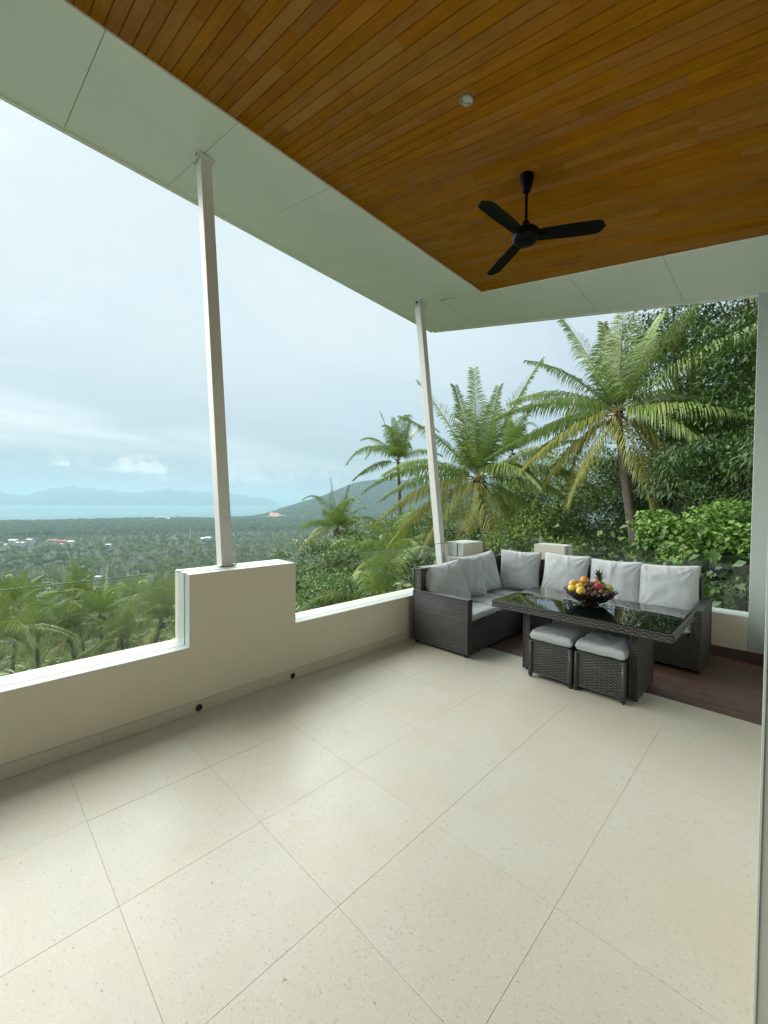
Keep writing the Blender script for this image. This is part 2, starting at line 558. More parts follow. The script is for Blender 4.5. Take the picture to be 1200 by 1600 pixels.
def build_terrain():
    rr = np.concatenate([[0.5, 4, 7], np.geomspace(9, 4200, 110)])
    aa = np.radians(np.linspace(-100, 205, 245))
    Rg, Ag = np.meshgrid(rr, aa, indexing='ij')
    X = Rg*np.cos(Ag); Y = Rg*np.sin(Ag)
    Z = ground_z(X, Y)
    V = np.stack([X, Y, Z], -1).reshape(-1, 3)
    nr, na = X.shape
    i, j = np.meshgrid(np.arange(nr-1), np.arange(na-1), indexing='ij')
    q = np.stack([i*na+j, (i+1)*na+j, (i+1)*na+j+1, i*na+j+1], -1).reshape(-1, 4)
    mt, nt = material('hillside')
    p = geo_pos(nt)
    a = nt.noise(p, 0.06, 6, 0.6)
    b = nt.noise(p, 1.7, 5, 0.65)
    c = nt.mix(nt.smooth(a, 0.35, 0.65), (0.014, 0.026, 0.008), (0.036, 0.056, 0.016))
    c = nt.mix(nt.smooth(b, 0.45, 0.75), c, (0.048, 0.064, 0.020))
    soil = nt.smooth(nt.noise(p, 0.013, 4, 0.6), 0.66, 0.72)
    c = nt.mix(nt.math('MULTIPLY', soil, 0.5), c, (0.20, 0.14, 0.085))
    bs = nt.n('ShaderNodeBsdfPrincipled', None, Base_Color=c, Roughness=0.9)
    nt.set(bs, 'Normal', bump(nt, b, 0.9, 0.4))
    finish(nt, bs)
    o = mesh_obj('terrain', np_mesh('terrain', V, q, mt, True))
    tag(o, kind='structure')


build_terrain()


def build_sea():
    mt, nt = material('sea_water')
    p = geo_pos(nt)
    a = nt.noise(nt.mapping(p, scale=(0.0006, 0.0014, 1)), 1.0, 4, 0.6)
    c = nt.mix(nt.smooth(a, 0.35, 0.7), (0.05, 0.16, 0.19), (0.085, 0.21, 0.225))
    bs = nt.n('ShaderNodeBsdfPrincipled', None, Base_Color=c, Roughness=0.75)
    bs.inputs['Specular IOR Level'].default_value = 0.12
    nt.set(bs, 'Normal', bump(nt, nt.noise(p, 0.05, 4, 0.7), 0.6, 3.0))
    finish(nt, bs)
    aa = np.radians(np.linspace(-40, 150, 60))
    rr = np.array([1500, 3000, 6000, 12000, 27000.0])
    Rg, Ag = np.meshgrid(rr, aa, indexing='ij')
    V = np.stack([Rg*np.cos(Ag), Rg*np.sin(Ag), np.full_like(Rg, SEA)], -1).reshape(-1, 3)
    i, j = np.meshgrid(np.arange(len(rr)-1), np.arange(59), indexing='ij')
    q = np.stack([i*60+j, (i+1)*60+j, (i+1)*60+j+1, i*60+j+1], -1).reshape(-1, 4)
    tag(mesh_obj('sea', np_mesh('sea', V, q, mt)), kind='structure')


build_sea()


def build_islands():
    mt, nt = material('island_forest')
    p = geo_pos(nt)
    c = nt.mix(nt.noise(p, 0.006, 5, 0.65), (0.020, 0.045, 0.022), (0.055, 0.085, 0.040))
    bs = nt.n('ShaderNodeBsdfPrincipled', None, Base_Color=c, Roughness=0.95)
    finish(nt, bs)
    # (photo pixel of the ridge, distance): a chain of low mountainous islands
    prof = [(-260, 774), (-150, 766), (-60, 771), (0, 769), (25, 774), (45, 773), (70, 766), (85, 763), (105, 760), (125, 762), (150, 764), (175, 767), (200, 770),
            (225, 769), (245, 766), (262, 763), (280, 766), (300, 767), (330, 769), (355, 771), (375, 772), (395, 776), (415, 779), (432, 783)]
    us = np.array([q[0] for q in prof], float); vs = np.array([q[1] for q in prof], float)
    u = np.linspace(us[0], us[-1], 150)
    v = np.interp(u, us, vs) + 0.7*np.sin(u*0.21) + 0.5*np.sin(u*0.53+1)
    rows = []
    for fr, hr in ((0.955, 0.0), (0.968, 0.42), (0.98, 0.72), (0.992, 0.93), (1.0, 1.0), (1.015, 0.7), (1.04, 0.0)):
        row = []
        for a, b in zip(u, v):
            q = at(a, b, 9000)
            h = max(q[2]-SEA, 4.0)
            wob = 1 + (0.10*math.sin(a*0.33+fr*90) + 0.07*math.sin(a*0.11+fr*210)) * (0 < hr < 1)
            row.append((q[0]*fr, q[1]*fr, SEA - 5 + h*hr*wob + 5*(hr > 0)))
        rows.append(row)
    V = np.array(rows).reshape(-1, 3)
    n = 150
    i, j = np.meshgrid(np.arange(6), np.arange(n-1), indexing='ij')
    q = np.stack([i*n+j, i*n+j+1, (i+1)*n+j+1, (i+1)*n+j], -1).reshape(-1, 4)
    tag(mesh_obj('island_hills', np_mesh('island_hills', V, q, mt, True)), kind='structure')


build_islands()

# ------------------------------------------------------------------ terrace floor
T, TX0, TY0 = 0.608, 0.410, 0.630
WX = TX0 + 6*T          # where the dark wood floor begins
PY = 3.160              # inner face of the long parapet
BX = 5.62               # inner face of the short parapet


def floor_slab():
    mb = MB().box(-3.3, BX+0.3, -4.2, PY+0.24, -0.45, -0.0028)
    o = mb.build('terrace_floor', M['grout'])
    tag(o, kind='structure')
    cache = {}
    x = TX0 - 6*T
    xs = [TX0 + i*T for i in range(-6, 7)]
    ys = [TY0 + i*T for i in range(-4, 5)] + [PY+0.004]
    k = 0
    for i in range(len(xs)-1):
        for j in range(len(ys)-1):
            wx = xs[i+1]-xs[i]-0.0010; wy = ys[j+1]-ys[j]-0.0010
            key = (round(wx, 3), round(wy, 3))
            if key not in cache:
                cache[key] = MB().box(-wx/2, wx/2, -wy/2, wy/2, -0.0022, 0).mesh('floor_tile', M['stone'], bevel=0.0004)
            t = mesh_obj('floor_tile', cache[key], o)
            t.location = ((xs[i]+xs[i+1])/2, (ys[j]+ys[j+1])/2, RNG.uniform(-0.0003, 0.0003))
    # dark wood-look strips at the seating end, running across
    MB().box(WX+0.002, BX, 0.042, PY, -0.0027, -0.0024).build('plank_bedding', M['underlay'], o)
    cache = {}
    pw = 0.150
    nrow = int((BX-WX)/pw)+1
    for i in range(nrow):
        x0 = WX + 0.004 + i*pw; x1 = min(x0+pw-0.0025, BX-0.002)
        if x1-x0 < 0.02:
            continue
        y = -0.14 - RNG.uniform(0, 0.9)
        while y < PY:
            y1 = min(y+1.2, PY-0.001)
            ya = max(y, 0.042)
            if y1-ya > 0.03:
                key = (round(x1-x0, 3), round(y1-ya, 3))
                if key not in cache:
                    cache[key] = MB().box(-(x1-x0)/2, (x1-x0)/2, -(y1-ya)/2+0.001, (y1-ya)/2-0.001, -0.0022, 0).mesh('floor_plank', M['merbau'], bevel=0.0006)
                t = mesh_obj('floor_plank', cache[key], o)
                t.location = ((x0+x1)/2, (ya+y1)/2, RNG.uniform(-0.0004, 0.0004))
            y += 1.2


floor_slab()


# ------------------------------------------------------------------ parapets
def extrude_profile(prof, axis, a, b):
    """closed polygon prof [(along, z)] extruded between a and b on the other horizontal axis"""
    mb = MB()
    n = len(prof)
    for c in (a, b):
        for s, z in prof:
            mb.v.append((s, c, z) if axis == 'x' else (c, s, z))
    mb.f.append(tuple(range(n))[::-1]); mb.f.append(tuple(range(n, 2*n)))
    for i in range(n):
        k = (i+1) % n
        mb.f.append((i, k, n+k, n+i))
    return mb


LOW, TALL = 0.500, 1.045
GY = 3.262             # the groove with the glass


def glass_panel(parent, axis, c, a, b, z0=0.40, z1=1.065, edge=True):
    t = 0.006
    mb = MB()
    if axis == 'x':
        mb.box(a, b, c-t, c+t, z0, z1)
    else:
        mb.box(c-t, c+t, a, b, z0, z1)
    g = mb.build('glass_pane', M['pane'], parent)
    if not edge:
        return g
    # polished green edge of the pane
    me = MB()
    e = 0.0064
    if axis == 'x':
        me.box(a, b, c-e, c+e, z1, z1+0.004)
    else:
        me.box(c-e, c+e, a, b, z1, z1+0.004)
    me.build('polished_edge', M['pane_edge'], g)
    return g


def parapet_long():
    root = empty('parapet_wall', (0, 0, 0))
    tag(root, 'long low white parapet wall with raised block and two drain holes', 'wall')
    X0, X1 = -3.3, BX+0.30
    b1, b2, c1, c2 = 1.165, 2.085, 4.76, 5.25
    inner = [(X0, -0.6), (X1, -0.6), (X1, LOW), (c2, LOW), (c2, TALL), (c1, TALL), (c1, LOW), (b2, LOW), (b2, TALL), (b1, TALL), (b1, LOW), (X0, LOW)]
    extrude_profile(inner, 'x', PY, GY-0.009).build('wall_leaf', M['paint'], root, bevel=0.003)
    dz = 0.004
    outer = [(X0, -0.9), (X1, -0.9), (X1, LOW-dz), (c2, LOW-dz), (c2, TALL), (c1, TALL), (c1, LOW-dz), (b2, LOW-dz), (b2, TALL), (b1, TALL), (b1, LOW-dz), (X0, LOW-dz)]
    extrude_profile(outer, 'x', GY+0.009, 3.47).build('wall_leaf', M['paint'], root, bevel=0.003)
    # groove floor
    cor = [(s, z-0.012) for s, z in inner]
    cor[0] = (X0, -0.6); cor[1] = (X1, -0.6)
    extrude_profile([(X0, -0.6), (X1, -0.6), (X1, LOW-0.012), (c2-0.012, LOW-0.012), (c2-0.012, TALL-0.012), (c1+0.012, TALL-0.012), (c1+0.012, LOW-0.012),
                     (b2-0.012, LOW-0.012), (b2-0.012, TALL-0.012), (b1+0.012, TALL-0.012), (b1+0.012, LOW-0.012), (X0, LOW-0.012)],
                    'x', GY-0.0088, GY+0.0088).build('glazing_groove', M['joint'], root)
    # white coping skins on the tops and block ends
    for (a, b, z) in ((X0, b1, LOW), (b2, c1, LOW), (c2, X1, LOW)):
        MB().box(a+0.001, b-0.001, PY+0.001, GY-0.010, z, z+0.003).box(a+0.001, b-0.001, GY+0.010, 3.400, z-0.004, z-0.001).build('coping', M['coping'], root)
    for a, b in ((b1, b2), (c1, c2)):
        MB().box(a+0.001, b-0.001, PY+0.001, GY-0.010, TALL, TALL+0.003).box(a+0.001, b-0.001, GY+0.010, 3.469, TALL, TALL+0.003).build('coping', M['coping'], root)
    for a in (b1, c1):
        MB().box(a-0.003, a, PY+0.001, GY-0.010, LOW+0.004, TALL+0.002).box(a-0.003, a, GY+0.010, 3.40, LOW+0.001, TALL+0.002).build('block_end', M['coping'], root)
    # skirting pieces of the floor stone
    xs = [-3.3 + 0.0]
    x = TX0 - 6*T
    edges = [x + i*T + 0.205 for i in range(0, 15)]
    holes = (1.225, 2.047)
    for i in range(len(edges)-1):
        a, b = edges[i]+0.0015, edges[i+1]-0.0015
        if a > BX:
            break
        b = min(b, BX)
        MB().box(a, b, PY-0.012, PY-0.0002, 0.001, 0.088).build('skirting_tile', M['stone'], root, bevel=0.0012)
    for hx in holes:
        h = MB()
        for k in range(20):
            pass
        ring = MB()
        seg = 20
        for rr, yy in ((0.021, PY-0.0135), (0.026, PY-0.0155), (0.0255, PY-0.0125)):
            for k in range(seg):
                t = 2*math.pi*k/seg
                ring.v.append((hx+rr*math.cos(t), yy, 0.036+rr*math.sin(t)))
        for i in range(2):
            for k in range(seg):
                k2 = (k+1) % seg
                ring.f.append((i*seg+k, i*seg+k2, (i+1)*seg+k2, (i+1)*seg+k))
        d = ring.build('drain_hole', M['rubber'], root)
        disc = MB()
        for k in range(seg):
            t = 2*math.pi*k/seg
            disc.v.append((hx+0.022*math.cos(t), PY-0.0128, 0.036+0.022*math.sin(t)))
        disc.f.append(tuple(range(seg)))
        disc.build('hole_bottom', M['rubber'], d)
    bal = empty('glass_balustrade', (0, 0, 0))
    tag(bal, 'frameless clear glass balustrade set in the long parapet wall', 'balustrade')
    for a, b in ((X0+0.01, -0.62), (-0.60, b1-0.008)):
        glass_panel(bal, 'x', GY, a, b, LOW-0.010)
    glass_panel(bal, 'x', GY, b2+0.008, 3.42, LOW-0.010)
    glass_panel(bal, 'x', GY, 3.432, c1-0.03, LOW-0.010)


def parapet_short():
    root = empty('parapet_wall', (0, 0, 0))
    tag(root, 'short low white parapet behind the corner sofa with dark wooden skirting', 'wall')
    LB = 0.455
    y0, y1 = 0.285, PY-0.002
    d1, d2 = 2.14, 2.56
    prof = [(y0, -0.6), (y1, -0.6), (y1, LB), (d2, LB), (d2, 1.03), (d1, 1.03), (d1, LB), (y0, LB)]
    extrude_profile(prof, 'y', BX, BX+0.092).build('wall_leaf', M['paint'], root, bevel=0.003)
    prof2 = [(s, z-(0.004 if z == LB else 0)) for s, z in prof]
    extrude_profile(prof2, 'y', BX+0.111, BX+0.29).build('wall_leaf', M['paint'], root, bevel=0.003)
    extrude_profile([(s, z-0.012) if z > 0 else (s, z) for s, z in [(y0, -0.6), (y1, -0.6), (y1, LB), (d2-0.012, LB), (d2-0.012, 1.03), (d1+0.012, 1.03), (d1+0.012, LB), (y0, LB)]], 'y', BX+0.0922, BX+0.1108).build('glazing_groove', M['joint'], root)
    for a, b, z in ((y0, d1, LB), (d2, y1, LB), (d1, d2, 1.03)):
        MB().box(BX+0.001, BX+0.091, a+0.001, b-0.001, z, z+0.003).box(BX+0.112, BX+0.289, a+0.001, b-0.001, z-0.004 if z == LB else z, z-0.001 if z == LB else z+0.003).build('coping', M['coping'], root)
    for i in range(3):
        a = 0.056 + i*1.03
        MB().box(BX-0.014, BX-0.0003, a+0.001, min(a+1.03, PY-0.014)-0.001, 0.001, 0.108).build('skirting_board', M['merbau'], root, bevel=0.0015)
    bal = empty('glass_balustrade', (0, 0, 0))
    tag(bal, 'frameless clear glass balustrade set in the parapet behind the sofa', 'balustrade')
    glass_panel(bal, 'y', BX+0.1015, y0+0.006, 1.2, LB-0.01, 1.05)
    glass_panel(bal, 'y', BX+0.1015, 1.212, d1-0.006, LB-0.01, 1.05)
    glass_panel(bal, 'y', BX+0.1015, d2+0.006, y1-0.01, LB-0.01, 1.05)


parapet_long()
parapet_short()


# ------------------------------------------------------------------ roof
def RZ(x, y):
    return 4.72 - 0.05*(x-1.55) + 0.218*(y-3.868)


def yo(x): return 4.849 + (x-0.243)*(-0.154/5.713)
def yi(x): return 3.233 + (x-0.446)*(-0.273/4.352)
def xo(y): return 5.956 + (y-4.695)*(0.281/4.456)
def xi(y): return 4.798 + (y-2.96)*(0.237/2.777)


def slab_piece(poly, lo, hi):
    mb = MB()
    n = len(poly)
    for d in (lo, hi):
        for x, y in poly:
            mb.v.append((x, y, RZ(x, y)+d))
    mb.f.append(tuple(range(n))[::-1]); mb.f.append(tuple(range(n, 2*n)))
    for i in range(n):
        k = (i+1) % n
        mb.f.append((i, k, n+k, n+i))
    return mb


def roof():
    root = empty('roof', (0, 0, 4.0))
    inv = Matrix.Translation((0, 0, -4.0))

    def put(mb, name, mat, **k):
        o = mb.build(name, mat, root, **k)
        o.matrix_parent_inverse = inv
        return o
    tag(root, 'sloping villa roof with broad white panelled overhang', 'roof')
    XB, YB = -3.6, -4.3
    put(slab_piece([(XB, YB), (xo(YB)+0.02, YB), (xo(yo(6))+0.02, yo(6)+0.02), (XB, yo(XB)+0.02)], 0.045, 0.30), 'roof_slab', M['coping'])
    # panels of the long overhang
    g = 0.0025
    xs = [-3.5, -2.82, -1.95, -1.075, -0.205, 0.667, 1.538, 2.412, 3.28, 4.085, 4.815]
    for a, b in zip(xs[:-1], xs[1:]):
        gg = 0.0012 if a > 1.6 else g
        put(slab_piece([(a+gg, yi(a)), (b-gg, yi(b)), (b-gg, yo(b)-0.03), (a+gg, yo(a)-0.03)], 0.0, 0.018), 'soffit_panel', M['soffit'], bevel=0.001)
    ys = [-4.2, -2.7, -1.81, -0.90, 0.007, 0.907, 1.818, 2.728, 3.66]
    for a, b in zip(ys[:-1], ys[1:]):
        put(slab_piece([(xi(a), a+g), (xo(a)-0.03, a+g), (xo(b)-0.03, b-g), (xi(b), b-g)], 0.0, 0.018), 'soffit_panel', M['soffit'], bevel=0.001)
    # corner panel
    a = 3.66
    put(slab_piece([(4.8165, a+g), (xo(a)-0.03, a+g), (xo(yo(5.9))-0.03, yo(5.9)-0.03), (4.8165, yo(4.8165)-0.03)], 0.0, 0.018), 'soffit_panel', M['soffit'], bevel=0.001)
    # backing seen through the joints
    put(slab_piece([(XB, yi(XB)+0.02), (4.82, yi(4.82)+0.02), (4.82, yo(4.82)-0.02), (XB, yo(XB)-0.02)], 0.040, 0.0445), 'joint_backing', M['joint'])
    put(slab_piece([(xi(YB)+0.02, YB), (xo(YB)-0.02, YB), (xo(4.6)-0.02, 4.6), (4.83, 4.6), (4.83, 2.99)], 0.0395, 0.0440), 'joint_backing', M['joint'])
    # drip edge all round
    put(slab_piece([(XB, yo(XB)-0.024), (xo(yo(5.95))-0.024, yo(5.93)-0.024), (xo(yo(5.95))+0.030, yo(5.95)+0.030), (XB, yo(XB)+0.030)], -0.006, 0.31), 'fascia', M['soffit'], bevel=0.004)
    yc = yo(5.95)-0.026
    put(slab_piece([(xo(YB)-0.024, YB), (xo(YB)+0.030, YB), (xo(yc)+0.030, yc), (xo(yc)-0.024, yc)], -0.006, 0.31), 'fascia', M['soffit'], bevel=0.004)


roof()


def ceiling():
    o = slab_piece([(-3.5, -4.2), (4.9, -4.2), (4.9, 3.30), (-3.5, 3.55)], 0.0415, 0.0440).build('ceiling', M['underlay'])
    tag(o, kind='structure')
    bw = 0.0785
    ang_y = math.atan(0.218)
    # a plank lies along y on the slope; its local y follows the slope, its local x falls with the roof
    ey = Vector((0, 1, 0.218)).normalized()
    ez = Vector((1, 0, -0.05)).cross(ey).normalized()
    ex = ey.cross(ez).normalized()
    rot = Matrix((ex, ey, ez)).transposed().to_euler()
    lens = [0.6, 0.8, 0.95, 1.1, 1.25, 1.45, 1.7, 1.9]
    cache = {}

    SL = math.sqrt(1+0.218**2)

    def plank(x, y1, L):
        if L not in cache:
            h = L/2 - 0.0006
            w2 = bw/2 - 0.0014
            mb = MB()
            pr = [(-w2, 0.014), (-w2, 0.0045), (-w2+0.0042, 0.0), (w2-0.0042, 0.0), (w2, 0.0045), (w2, 0.014)]
            for yy in (-h, h):
                for px, pz in pr:
                    mb.v.append((px, yy, pz))
            n = len(pr)
            mb.f.append(tuple(range(n))[::-1]); mb.f.append(tuple(range(n, 2*n)))
            for i in range(n):
                k = (i+1) % n
                mb.f.append((i, k, n+k, n+i))
            cache[L] = mb.mesh('ceiling_plank', M['teak'])
        t = mesh_obj('ceiling_plank', cache[L], o)
        yc = y1 - L/SL/2
        t.location = (x, yc, RZ(x, yc) + 0.020)
        t.rotation_euler = rot
        return y1 - L/SL

    x = 0.305
    while x < 4.86:
        y = yi(x)+0.035
        first = True
        while y > -0.3:
            L = random.choice(lens) * (random.uniform(0.35, 1) if first else 1)
            if y - L < -0.3:
                L = max((y + 0.95)*SL, 0.3)
            y = plank(x, y, round(L, 2))
            first = False
        x += bw
    # boards overhead and behind: outside the view, one piece per row
    mb = MB()
    x = 0.305-bw
    while x > -3.45:
        y0, y1 = -4.0, yi(x)+0.03
        mb.hexa([(x-0.037, y0, RZ(x, y0)+0.02), (x+0.037, y0, RZ(x, y0)+0.02), (x+0.037, y1, RZ(x, y1)+0.02), (x-0.037, y1, RZ(x, y1)+0.02),
                 (x-0.037, y0, RZ(x, y0)+0.035), (x+0.037, y0, RZ(x, y0)+0.035), (x+0.037, y1, RZ(x, y1)+0.035), (x-0.037, y1, RZ(x, y1)+0.035)])
        x -= bw
    x = 0.305
    while x < 4.86:
        y0, y1 = -4.0, -1.06
        mb.hexa([(x-0.037, y0, RZ(x, y0)+0.02), (x+0.037, y0, RZ(x, y0)+0.02), (x+0.037, y1, RZ(x, y1)+0.02), (x-0.037, y1, RZ(x, y1)+0.02),
                 (x-0.037, y0, RZ(x, y0)+0.035), (x+0.037, y0, RZ(x, y0)+0.035), (x+0.037, y1, RZ(x, y1)+0.035), (x-0.037, y1, RZ(x, y1)+0.035)])
        x += bw
    tag(mb.build('ceiling_boards', M['teak'], o), kind='stuff')


ceiling()


# ------------------------------------------------------------------ house
def house():
    root = empty('house_wall', (1.45, -0.1, 0))
    tag(root, 'plain grey-white house wall ending in a corner beside the terrace', 'wall')
    inv = Matrix.Translation((-1.45, 0.1, 0))

    def put(mb, name, mat, **k):
        o = mb.build(name, mat, root, **k)
        o.matrix_parent_inverse = inv
        return o

    def tall(x0, x1, y0, y1, z0=-0.3):
        mb = MB()
        mb.hexa([(x0, y0, z0), (x1, y0, z0), (x1, y1, z0), (x0, y1, z0)] + [(x, y, RZ(x, y)-0.0005) for x, y in ((x0, y0), (x1, y0), (x1, y1), (x0, y1))])
        return mb
    put(tall(1.45, BX+0.30, -0.17, 0.040), 'wall_face', M['house'], bevel=0.004)
    put(tall(BX, BX+0.30, 0.0405, 0.284), 'wall_return', M['coping'], bevel=0.004)
    put(MB().box(1.4455, 1.4495, 0.034, 0.0405, 0.002, RZ(1.45, 0.04)-0.01), 'corner_bead', M['coping'], bevel=0.001)
    put(tall(-3.3, -2.0, -0.17, 0.040), 'wall_face', M['house'], bevel=0.004)
    put(tall(-3.3, BX+0.30, -4.2, -4.0), 'room_wall', M['paint'])
    put(tall(3.0, 3.2, -3.99, -0.18), 'room_wall', M['paint'])
    put(tall(-3.3, -3.1, -3.99, -0.18), 'room_wall', M['paint'])


house()


# ------------------------------------------------------------------ posts
def post(label, base, top, wd=0.10):
    b, t = Vector(base), Vector(top)
    root = empty('post', base)
    tag(root, label, 'post', 'leaning white roof posts')
    d = (t-b); L = d.length; d.normalize()
    ex = Vector((1, 0, 0)); ey = d.cross(ex).normalized()
    mrot = Matrix((ex, ey, d)).transposed().to_4x4()

    def part(mb, name, mat, **k):
        o = mb.build(name, mat, root, **k)
        o.matrix_parent_inverse = Matrix.Identity(4)
        o.matrix_basis = mrot
        return o
    h = wd/2
    sh = part(MB().box(-h, h, -h, h, 0.0, L-0.075), 'shaft', M['post'], bevel=0.004, bseg=2)
    part(MB().box(-h-0.022, h+0.022, -h-0.022, h+0.022, L-0.0748, L-0.060), 'cap_plate', M['post'], bevel=0.002)
    part(MB().box(-0.035, -0.022, -0.04, 0.04, L-0.0598, L-0.004), 'bracket', M['post'], bevel=0.002)
    part(MB().box(0.022, 0.035, -0.04, 0.04, L-0.0598, L-0.004), 'bracket', M['post'], bevel=0.002)
    pin = MB()
    pin.tube([(-0.052, 0, L-0.034), (0.052, 0, L-0.034)], 0.011, 8)
    pin.tube([(-0.052, 0, L-0.034), (-0.066, 0, L-0.034)], 0.018, 6)
    pin.tube([(0.052, 0, L-0.034), (0.066, 0, L-0.034)], 0.018, 6)
    part(pin, 'bolt', M['rubber'])
    part(MB().box(-h-0.02, h+0.02, -h-0.02, h+0.02, -0.004, 0.008), 'base_plate', M['post'])


post('leaning white steel post on the raised block of the long parapet', (1.545, 3.408, TALL+0.006), (1.545, 3.855, RZ(1.545, 3.855)), 0.10)
post('leaning white steel post at the terrace corner behind the sofa', (4.66, 3.425, LOW+0.006), (4.90, 4.02, RZ(4.90, 4.02)), 0.10)


# ------------------------------------------------------------------ ceiling fan and lamp
def fan():
    mx, my = 3.093, 1.524
    zt = RZ(mx, my)+0.019
    zh = zt-0.47
    root = empty('ceiling_fan', (mx, my, zt))
    tag(root, 'matt black three-blade ceiling fan hanging from the wooden ceiling', 'fan')
    c = (0, 0, 0)
    MB().lathe([(0.0, 0.0), (0.052, -0.002), (0.054, -0.02), (0.048, -0.06), (0.036, -0.10), (0.028, -0.125), (0.0, -0.128)], 24).build('canopy', M['black'], root, smooth=True)
    MB().tube([(0, 0, -0.12), (0, 0, -0.40)], 0.011, 12).build('downrod', M['black'], root, smooth=True)
    MB().lathe([(0.0, -0.345), (0.018, -0.348), (0.028, -0.365), (0.030, -0.41), (0.0, -0.412)], 20).build('coupling_cover', M['black'], root, smooth=True)
    MB().lathe([(0.0, -0.405), (0.05, -0.408), (0.088, -0.425), (0.102, -0.445), (0.102, -0.475), (0.092, -0.50), (0.07, -0.515), (0.0, -0.52)], 32).build('motor_housing', M['black'], root, smooth=True)
    for a in (175, -59, 58):
        ca, sa = math.cos(R(a)), math.sin(R(a))
        V, F = [], []
        n = 16
        for side in (0, 1):
            for i in range(n+1):
                t = i/n
                s = 0.07 + 0.50*t
                wd = 0.052 + 0.010*math.sin(t*math.pi*0.7)
                if t > 0.86:
                    wd *= math.sqrt(max(0.0, 1-((t-0.86)/0.14)**2))
                for sgn in (-1, 0, 1):
                    y = sgn*wd
                    z = -0.47 - 0.20*y + (0.006 if sgn == 0 else 0) + (0.0055 if side else 0)
                    V.append((s*ca-y*sa, s*sa+y*ca, z))
        B = (n+1)*3
        for side in (0, 1):
            for i in range(n):
                for k in range(2):
                    q = [side*B+i*3+k, side*B+i*3+k+1, side*B+(i+1)*3+k+1, side*B+(i+1)*3+k]
                    F.append(tuple(q if side else q[::-1]))
        for i in range(n):
            F.append((i*3, (i+1)*3, B+(i+1)*3, B+i*3))
            F.append((i*3+2, B+i*3+2, B+(i+1)*3+2, (i+1)*3+2))
        me = bpy.data.meshes.new('blade'); me.from_pydata(V, [], F); me.materials.append(M['black'])
        for p in me.polygons: p.use_smooth = True
        try: me.set_sharp_from_angle(angle=R(40))
        except Exception: pass
        bl = mesh_obj('blade', me, root)
        br = MB().hexa([(s*ca-y*sa, s*sa+y*ca, -0.474+z) for z in (-0.008, 0.012) for s, y in ((0.06, -0.02), (0.15, -0.016), (0.15, 0.016), (0.06, 0.02))])
        br.build('blade_iron', M['black'], bl, bevel=0.002)


fan()


def downlight():
    x, y = 2.296, 1.551
    root = empty('ceiling_downlight', (x, y, RZ(x, y)+0.0195))
    tag(root, 'small round steel recessed spotlight in the wooden ceiling', 'lamp')
    root.rotation_euler = Vector((0.05, -0.218, 1)).normalized().to_track_quat('Z', 'Y').to_euler()
    MB().lathe([(0.030, 0.004), (0.030, -0.003), (0.036, -0.007), (0.046, -0.005), (0.047, 0.001)], 28).build('trim_ring', M['steel'], root, smooth=True)
    MB().lathe([(0.0, -0.003), (0.018, -0.003), (0.024, 0.0), (0.0298, 0.001)], 24).build('lamp_lens', M['lens'], root, smooth=True)


downlight()


# ------------------------------------------------------------------ wicker furniture
def weave(o0, du, dv, W, H, cw=0.037, rh=0.0118, amp=0.0042, seed=0):
    """woven panel: strands run along du over and under; normal = du x dv"""
    rng = np.random.default_rng(seed)
    o0 = np.array(o0, float); du = np.array(du, float); dv = np.array(dv, float)
    nn = np.cross(du, dv)
    nc = max(2, int(round(W/cw))); nr = max(2, int(round(H/rh)))
    cw = W/nc; rh = H/nr
    S = 4
    us = np.linspace(0, W, nc*S+1)
    prof = [(0.04, -0.35), (0.30, 0.85), (0.70, 0.85), (0.96, -0.35)]
    V, F, Tn = [], [], []
    base = 0
    for j in range(nr):
        ph = (j % 2)*math.pi
        wav = np.sin(np.pi*us/cw + ph)
        wav = np.sign(wav)*np.abs(wav)**0.6
        tb = rng.uniform(0.25, 0.75)
        for t, h in prof:
            v = (j+t)*rh
            hh = amp*(wav*0.8 + h*0.7) - amp*0.9
            V.append(o0 + us[:, None]*du + v*dv + hh[:, None]*nn)
            Tn.append(np.clip(tb-0.05 + 0.50*wav + rng.uniform(-0.12, 0.12), 0, 1))
        n = len(us)
        for k in range(len(prof)-1):
            i = np.arange(n-1)
            F.append(np.stack([base+k*n+i, base+k*n+i+1, base+(k+1)*n+i+1, base+(k+1)*n+i], -1))
        base += n*len(prof)
    return np.concatenate(V), np.concatenate(F), np.concatenate(Tn)


